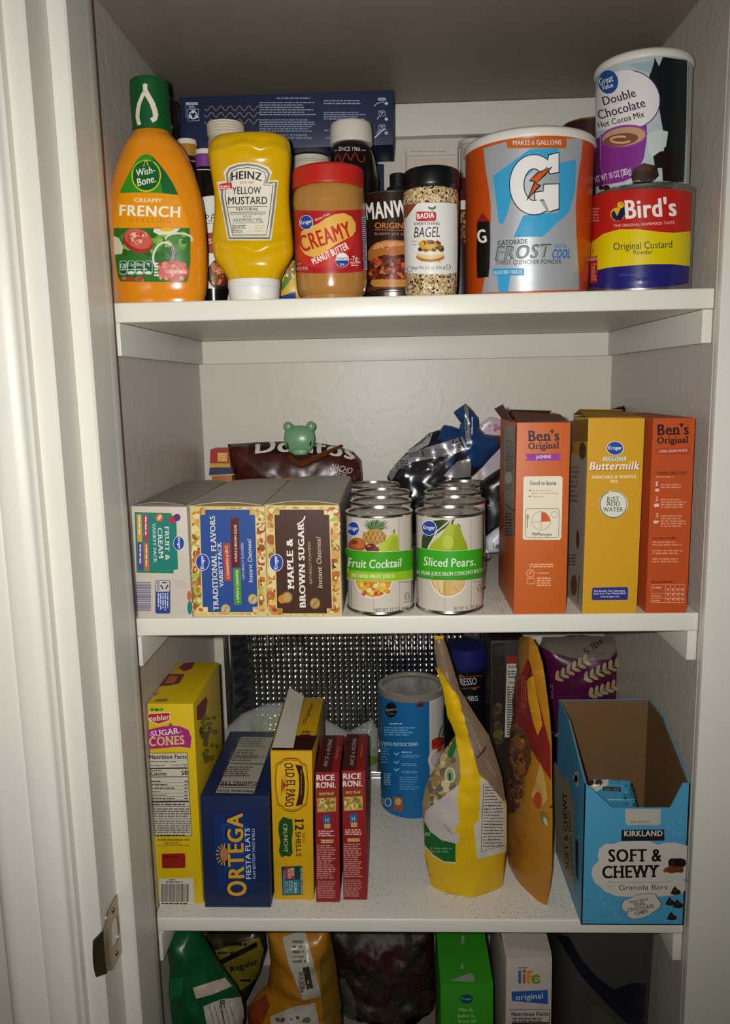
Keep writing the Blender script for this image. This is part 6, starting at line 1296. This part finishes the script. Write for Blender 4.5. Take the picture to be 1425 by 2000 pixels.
for (x, y, s_) in ((1125, 1690, 1.0), (1090, 1760, .95), (1140, 1775, 1.0), (1100, 1855, .95)): a.poly([(x-34*s_, y+22*s_), (x-20*s_, y-8*s_), (x-4*s_, y-30*s_), (x+10*s_, y-10*s_), (x+34*s_, y+4*s_), (x+30*s_, y+24*s_), (x, y+30*s_)], '#2a1812'); a.ell(x-2*s_, y, 10*s_, 8*s_, '#4a3024', 30)
a.blobs(1060, 1480, 1196, 1540, 16, ['#2a1812', '#3a2218', '#1f120e'], 22, 34); a.blobs(1042, 1530, 1180, 1575, 8, ['#8a4a20', '#6a3818'], 16, 26); a.blobs(1180, 1600, 1198, 1640, 2, ['#8a7aa0'], 8, 12)
a.done(t.o, 'printed_front')
a = Art(lf, 'K'); a.poly([(330, 880), (350, 860), (400, 970), (430, 960), (470, 1150), (470, 1720), (440, 1640), (400, 1560), (360, 1440), (345, 1200)], '#a09678'); a.text('SOFT & CHEWY', 438, 1560, 420, 1060, 26, '#1d1613', 'b', slab=True); a.text('Granola Bars', 465, 1600, 445, 1180, 16, '#3c3430', 'r'); a.poly([(480, 1360), (498, 1380), (498, 1640), (482, 1600)], '#15191c'); a.poly([(462, 960), (480, 925), (500, 920), (502, 1030), (480, 1010)], '#c2bab0'); a.ell(484, 970, 12, 26, '#2a1812'); a.blobs(320, 660, 380, 720, 6, ['#6aa8c4', '#9ac0d0'], 6, 10); a.done(t.o, 'side_panel')
# bar packet inside
yp = P0.y+.075
t = Thing('granola_bar', 'blue wrapped granola bar lying inside the open light blue carton', 'snack bar', (UY(cp('K', 700, 1050), yp).x, yp, Z3+.004))
g = g_pillow(t, 'K', [(560, 985), (620, 970), (720, 975), (838, 985), (862, 1070), (885, 1170), (890, 1420), (560, 1420)], yp, .022, lump=.002, lscale=60, seed=17, zmin=Z3+.004); mk('wrapper', *g, mat('#3f86a8', .3), t.o, smooth=True, ang=60)
a = Art(t.bvh(g), 'K', rough=.3, step=4); a.poly([(570, 985), (690, 976), (690, 1010), (600, 1060), (575, 1030)], '#b8b0a4'); a.poly([(655, 1020), (770, 1025), (772, 1052), (655, 1046)], '#14181c'); a.text('KIRKLAND', 664, 1044, 764, 1048, 16, '#7a7a78', 'b'); a.blobs(560, 980, 660, 1010, 4, ['#2a1812', '#3c2418'], 14, 20); a.line([(690, 1104), (860, 1104)], 8, '#8ab4c4'); a.blobs(770, 1000, 870, 1150, 24, ['#2c6484', '#1f4a64', '#5a9cb8'], 5, 9); a.done(t.o, 'printed_label')

# clear produce bag with greens
t = Thing('produce_bag', 'clear plastic produce bag of green leaves slumped behind the taco shell boxes', 'bag', (UY((600, 1480), .305).x, .305, Z3))
CLEAR = mat('#d8d8d4', .12, alpha=.30, spec=.7)
g = g_pillow(t, 'P', [(438, 1424), (470, 1395), (515, 1376), (550, 1372), (590, 1392), (640, 1408), (680, 1430), (712, 1412), (728, 1405), (738, 1425), (740, 1470), (738, 1510), (440, 1520)], .305, .050, lump=.006, lscale=36, seed=19, step=4, zmin=Z3+.0005, back=.035, bot=(11,)); mk('bag', *g, CLEAR, t.o, smooth=True, ang=60)
GL_ = mat('#5c7a22', .45, noise_amt=.35, nscale=70)
for (x, y, rx, ry) in ((536, 1428, 46, 32), (718, 1478, 20, 28), (640, 1470, 40, 26), (478, 1465, 34, 30)):
    c = t.Mi @ UY((x, y), .305); s_ = 1.13/FPX; gg = g_sphere(c, rx*s_, .016, ry*s_, 28, 16)
    gg = ([v + Vector((noise.noise(v*45), noise.noise(v*45+Vector((7, 0, 0))), noise.noise(v*45+Vector((0, 7, 0)))))*.006 for v in gg[0]], gg[1]); lo_ = min(v.z for v in gg[0]); gg = ([Vector((v.x, v.y, max(v.z, .001))) for v in gg[0]], gg[1])
    mk('green_leaf', *gg, GL_, t.o, smooth=True, ang=80)

# ------------------------------------------------------------------ floor items in the dark
def bag_on_floor(name, label, cat, outline, Y, thick, col, crop='L', rough=.3, seed=0, lump=.004, speck=None, **k):
    q = UY(cp(crop, sum(p[0] for p in outline)/len(outline), 400), Y); t = Thing(name, label, cat, (q.x, Y, ZF))
    g = g_pillow(t, crop, outline, Y, thick, lump=lump, lscale=36, seed=seed, zmin=ZF+.0004, **k); mk('bag', *g, mat(col, rough, speck=speck, sscale=160, sthr=.52) if speck else mat(col, rough), t.o, smooth=True, ang=65)
    return t, Art(t.bvh(g), crop, rough=rough, step=7), g
t, a, g = bag_on_floor('chip_bag', 'dark green crinkled snack bag in the bottom left corner', 'bag', [(45, 70), (200, 60), (260, 150), (335, 280), (410, 380), (450, 470), (445, 560), (440, 1350), (60, 1350), (55, 700), (50, 400)], .065, .07, '#0d4a28', seed=31, lump=.008, power=.6)
a.poly([(195, 378), (350, 330), (388, 372), (300, 408), (212, 432)], '#b8a898'); a.poly([(245, 470), (330, 435), (430, 425), (445, 500), (450, 700), (290, 700)], '#a8a498'); a.text('160', 350, 500, 356, 440, 24, NB, 'b'); a.line([(330, 440), (350, 560)], 5, NB)
for k in range(5): a.line([(275+k*24, 470+k*-6), (300+k*26, 560)], 3, '#4a463c', a.n+1 if k == 0 else a.n)
a.poly([(90, 340), (150, 320), (140, 420), (80, 440)], '#146036'); a.done(t.o, 'printed_panel')
t, a, g = bag_on_floor('noodle_bag', 'olive and black noodle bag between the green bag and the orange bag on the floor', 'bag', [(235, 110), (500, 80), (552, 110), (560, 180), (525, 300), (480, 400), (440, 480), (440, 1330), (300, 1330), (330, 500), (320, 300)], .235, .04, '#2c2612', seed=32)
a.poly([(290, 200), (520, 130), (545, 190), (515, 330), (430, 395), (370, 320)], '#75681f'); a.greek(340, 150, 500, 175, 1, '#1a160c'); a.poly([(330, 240), (510, 150), (515, 175), (340, 262)], '#14110c'); a.text('Regular', 385, 300, 520, 258, 28, '#14110c', 'x'); a.greek(430, 330, 510, 352, 1, '#1a160c'); a.greek(320, 196, 500, 215, 1, '#2c2612'); a.done(t.o, 'printed_label')
t, a, g = bag_on_floor('snack_bag', 'orange yellow bag with a white nutrition sticker standing on the floor', 'bag', [(560, 70), (870, 60), (905, 260), (930, 480), (945, 760), (950, 1330), (480, 1330), (470, 600), (470, 470), (520, 410), (568, 360), (580, 250)], .155, .085, '#a8701a', seed=33, lump=.008, power=.6)
a.poly([(640, 130), (750, 90), (800, 280), (830, 420), (740, 440), (700, 330), (670, 260)], '#b0a89a'); a.greek(690, 140, 760, 260, 5, '#6a6458'); a.poly([(740, 280), (770, 270), (790, 380), (760, 390)], '#3a342c'); a.text('Nutrition', 745, 400, 775, 280, 16, NB, 'b'); a.greek(720, 300, 745, 430, 3, '#4a443c', vert=True)
a.poly([(470, 480), (560, 410), (580, 470), (540, 560), (470, 560)], '#8a3c1c'); a.poly([(580, 520), (700, 470), (800, 450), (820, 560), (590, 600)], '#b4ac9c'); a.blobs(600, 510, 780, 560, 8, ['#4a4438', '#6a6050'], 8, 16)
a.poly([(820, 240), (880, 150), (930, 480), (940, 560), (840, 560), (830, 420)], '#7a5a1c'); a.done(t.o, 'printed_panel')
t, a, g = bag_on_floor('produce_bag', 'dark mesh bag of red and brown produce in the shadow beside the green mix box', 'bag', [(860, 40), (1385, 30), (1400, 400), (1395, 1300), (930, 1300), (935, 700), (920, 450), (890, 250)], .300, .09, '#241812', seed=34, lump=.012, rough=.5, speck='#3c2a1e')
a.poly([(918, 335), (950, 330), (1000, 430), (1012, 560), (1010, 620), (935, 620)], '#4a4a40'); a.blobs(1000, 150, 1400, 540, 26, ['#34181c', '#3c2a1a', '#2a2c1a', '#3a1a1a', '#1f1611'], 30, 70); a.done(t.o, 'printed_panel')
GB = '#2f8a1c'
t = carton('dessert_mix_box', 'bright green dessert mix box with white torn seal standing on the floor', 'box', 'M', (54, 1300), (294, 1300), (300, 346), (49, 351), ZF, GB, depth=.14, ymin=.035)
a = Art(t.front, 'M'); a.oval_logo(172, 416, 31, 22, col='#14405c', rim='#1c5060', wcol='#8ab08a'); PB = '#a8c48a'
a.text('Mix it,', 136, 476, 204, 474, 17, PB, 'b'); a.text('bake it,', 130, 504, 212, 502, 18, PB, 'b'); a.text('frost it!', 132, 530, 216, 528, 17, PB, 'b'); a.done(t.o, 'printed_front')
a = Art(t.top, 'M'); a.poly([(90, 330), (190, 294), (265, 345), (170, 335)], '#8a9a80'); a.poly([(148, 116), (162, 116), (160, 150), (146, 160)], '#8a9a80'); a.poly([(155, 240), (140, 276), (160, 276)], '#8a9a80'); a.ell(245, 270, 22, 30, '#14305c'); a.text('Ice Cream', 265, 210, 250, 60, 26, '#7ab068', 'r', shear=.2); a.done(t.o, 'printed_top')
t = carton('cereal_box', 'white cereal box with colourful lettering standing on the floor beside the green box', 'box', 'M', (350, 1300), (561, 1300), (580, 218), (361, 226), ZF, '#b9ada3', depth=.16, ymin=.035)
a = Art(t.front, 'M'); a.greek(416, 264, 462, 272, 1, '#5a5450')
a.rect(418, 280, 432, 342, '#2a6aa0'); a.rect(440, 298, 452, 342, '#b84a2c'); a.ell(447, 284, 9, 9, '#b84a2c'); a.poly([(458, 342), (458, 290), (468, 278), (488, 278), (488, 290), (474, 294), (474, 304), (486, 304), (486, 315), (474, 315), (474, 342)], '#cf8a2c'); a.ring(503, 322, 17, 17, 12, '#6a8a2c', 20, 330); a.line([(488, 322), (518, 322)], 8, '#6a8a2c')
a.poly([(386, 380), (558, 372), (560, 440), (388, 424)], '#2456a0'); a.text('original', 406, 420, 536, 412, 26, '#c4ccd8', 'b'); a.line([(372, 466), (566, 464), (566, 700), (376, 700)], 3, NB); a.text('Nutrition Facts', 386, 496, 562, 494, 18, NB, 'x'); a.greek(390, 502, 560, 526, 2, '#4a443c'); a.line([(386, 530), (564, 528)], 8, NB); a.done(t.o, 'printed_front')
w_, h_, d_ = t.w, t.h, t.d
flap(t, 'top_flap', [(.002, .004, h_+.012), (w_-.001, .004, h_+.004), (w_-.001, d_*.8, h_+.012), (.002, d_*.8, h_+.018)], '#b0a69c'); flap(t, 'top_flap', [(-.001, .02, h_), (-.001, d_, h_), (-.010, d_, h_+.025), (-.008, .02, h_+.02)], '#8a827a')
# dark bin
yb3 = .05; p0 = UY(cp('M', 612, 400), yb3); p1 = UY(cp('M', 1196, 400), yb3); x1_ = min(p1.x, W-.004)
t = Thing('storage_bin', 'dark grey plastic bin with navy curved bands at the bottom right', 'bin', ((p0.x+x1_)/2, yb3+.14, ZF)); hw = (x1_-p0.x)/2
gb = g_loft([(0, 0, .0004, hw*.9, .125), (0, 0, .01, hw*.93, .13), (0, 0, .30, hw, .14), (0, 0, .325, hw, .14)], 64, 5); mk('bin_body', *gb, mat('#3d3a36', .3), t.o, smooth=True)
a = Art(t.bvh(gb), 'M', rough=.25, step=7); nv = '#10141f'
a.poly([(600, 110), (660, 120), (720, 230), (790, 310), (870, 370), (960, 340), (1040, 340), (1120, 372), (1160, 330), (1178, 200), (1180, 130), (1195, 130), (1190, 536), (1150, 545), (1000, 545), (930, 530), (820, 420), (720, 310), (650, 200)], nv); a.poly([(760, 440), (830, 470), (900, 545), (770, 545)], '#46443a'); a.done(t.o, 'curved_band')

# ------------------------------------------------------------------ strike plate on the jamb
xj = -.018
def J(x, y):
    r = rayd(*cp('N', x, y)); q = CAM + r*((xj-CAM.x)/r.x); return q
c0 = J(560, 1540); t = Thing('strike_plate', 'worn nickel door strike plate screwed to the left jamb near the bottom', 'strike plate', (xj, c0.y, c0.z))
BR = mat('#a89a80', .3, metal=1, noise_amt=.1, nscale=80)
ya_, yb_ = J(596, 1540).y - c0.y, J(512, 1540).y - c0.y; zt2, zb2 = .034, -.034
yl, yr = min(ya_, yb_), max(ya_, yb_)
def ringpts(hw_, hh_, n=36, p=4, cy=0): return [(cy+hw_*math.copysign(abs(math.cos(2*math.pi*k/n))**(2/p), math.cos(2*math.pi*k/n)), hh_*math.copysign(abs(math.sin(2*math.pi*k/n))**(2/p), math.sin(2*math.pi*k/n))) for k in range(n)]
cy_ = (yl+yr)/2; Hw = (yr-yl)/2; O = ringpts(Hw, .0345, p=5, cy=cy_); Ih = ringpts(Hw*.48, .0155, p=2.6, cy=cy_)
V = []; Fc = []; n = len(O)
for x in (.0002, .0016):
    V += [(x, y, z) for y, z in O] + [(x, y, z) for y, z in Ih]
for i in range(n):
    j = (i+1) % n
    Fc += [[i, j, n+j, n+i], [2*n+i, 3*n+i, 3*n+j, 2*n+j], [i, 2*n+i, 2*n+j, j], [n+i, n+j, 3*n+j, 3*n+i]]
bm = bmesh.new(); vv = [bm.verts.new(v) for v in V]; [bm.faces.new([vv[i] for i in f]) for f in Fc]; mk('plate', *from_bm(bm), BR, t.o, smooth=True, ang=35)
V = []; Fc = []; nu, nv_ = 14, 16; LL = max(.02, c0.y + yl + .141)
for s_ in (0, .0013):
    for i in range(nu+1):
        for j in range(nv_+1):
            u = i/nu; v = j/nv_*2-1; hh = .026*(1-.2*u*u) ; V.append((.0016 - max(0, -.1290 - (c0.y + yl + .001 - LL*u))*.6 - s_*(1-u*.5), yl + .001 - LL*u - s_*u*.5 + .004*u*v*v, v*hh))
m_ = (nu+1)*(nv_+1)
for i in range(nu):
    for j in range(nv_):
        q = i*(nv_+1)+j; Fc += [[q, q+1, q+nv_+2, q+nv_+1], [m_+q, m_+q+nv_+1, m_+q+nv_+2, m_+q+1]]
bd = [j for j in range(nv_)] + [i*(nv_+1)+nv_ for i in range(nu)] + [nu*(nv_+1)+j for j in range(nv_, 0, -1)] + [i*(nv_+1) for i in range(nu, 0, -1)]
for a_, b_ in zip(bd, bd[1:]+bd[:1]): Fc.append([a_, a_+m_, b_+m_, b_])
bm = bmesh.new(); vv = [bm.verts.new(v) for v in V]; [bm.faces.new([vv[i] for i in f]) for f in Fc]; mk('curved_lip', *from_bm(bm), BR, t.o, smooth=True, ang=50)
for z in (.0255, -.0255):
    sc_ = mk('screw', *g_sphere((.0016, cy_, z), .0012, .0036, .0036, 20, 8), BR, t.o, smooth=True)
    mk('screw_slot', *g_box(.0026, .0029, cy_-.0024, cy_+.0024, z-.0004, z+.0004), mat('#2c2620', .5), sc_)
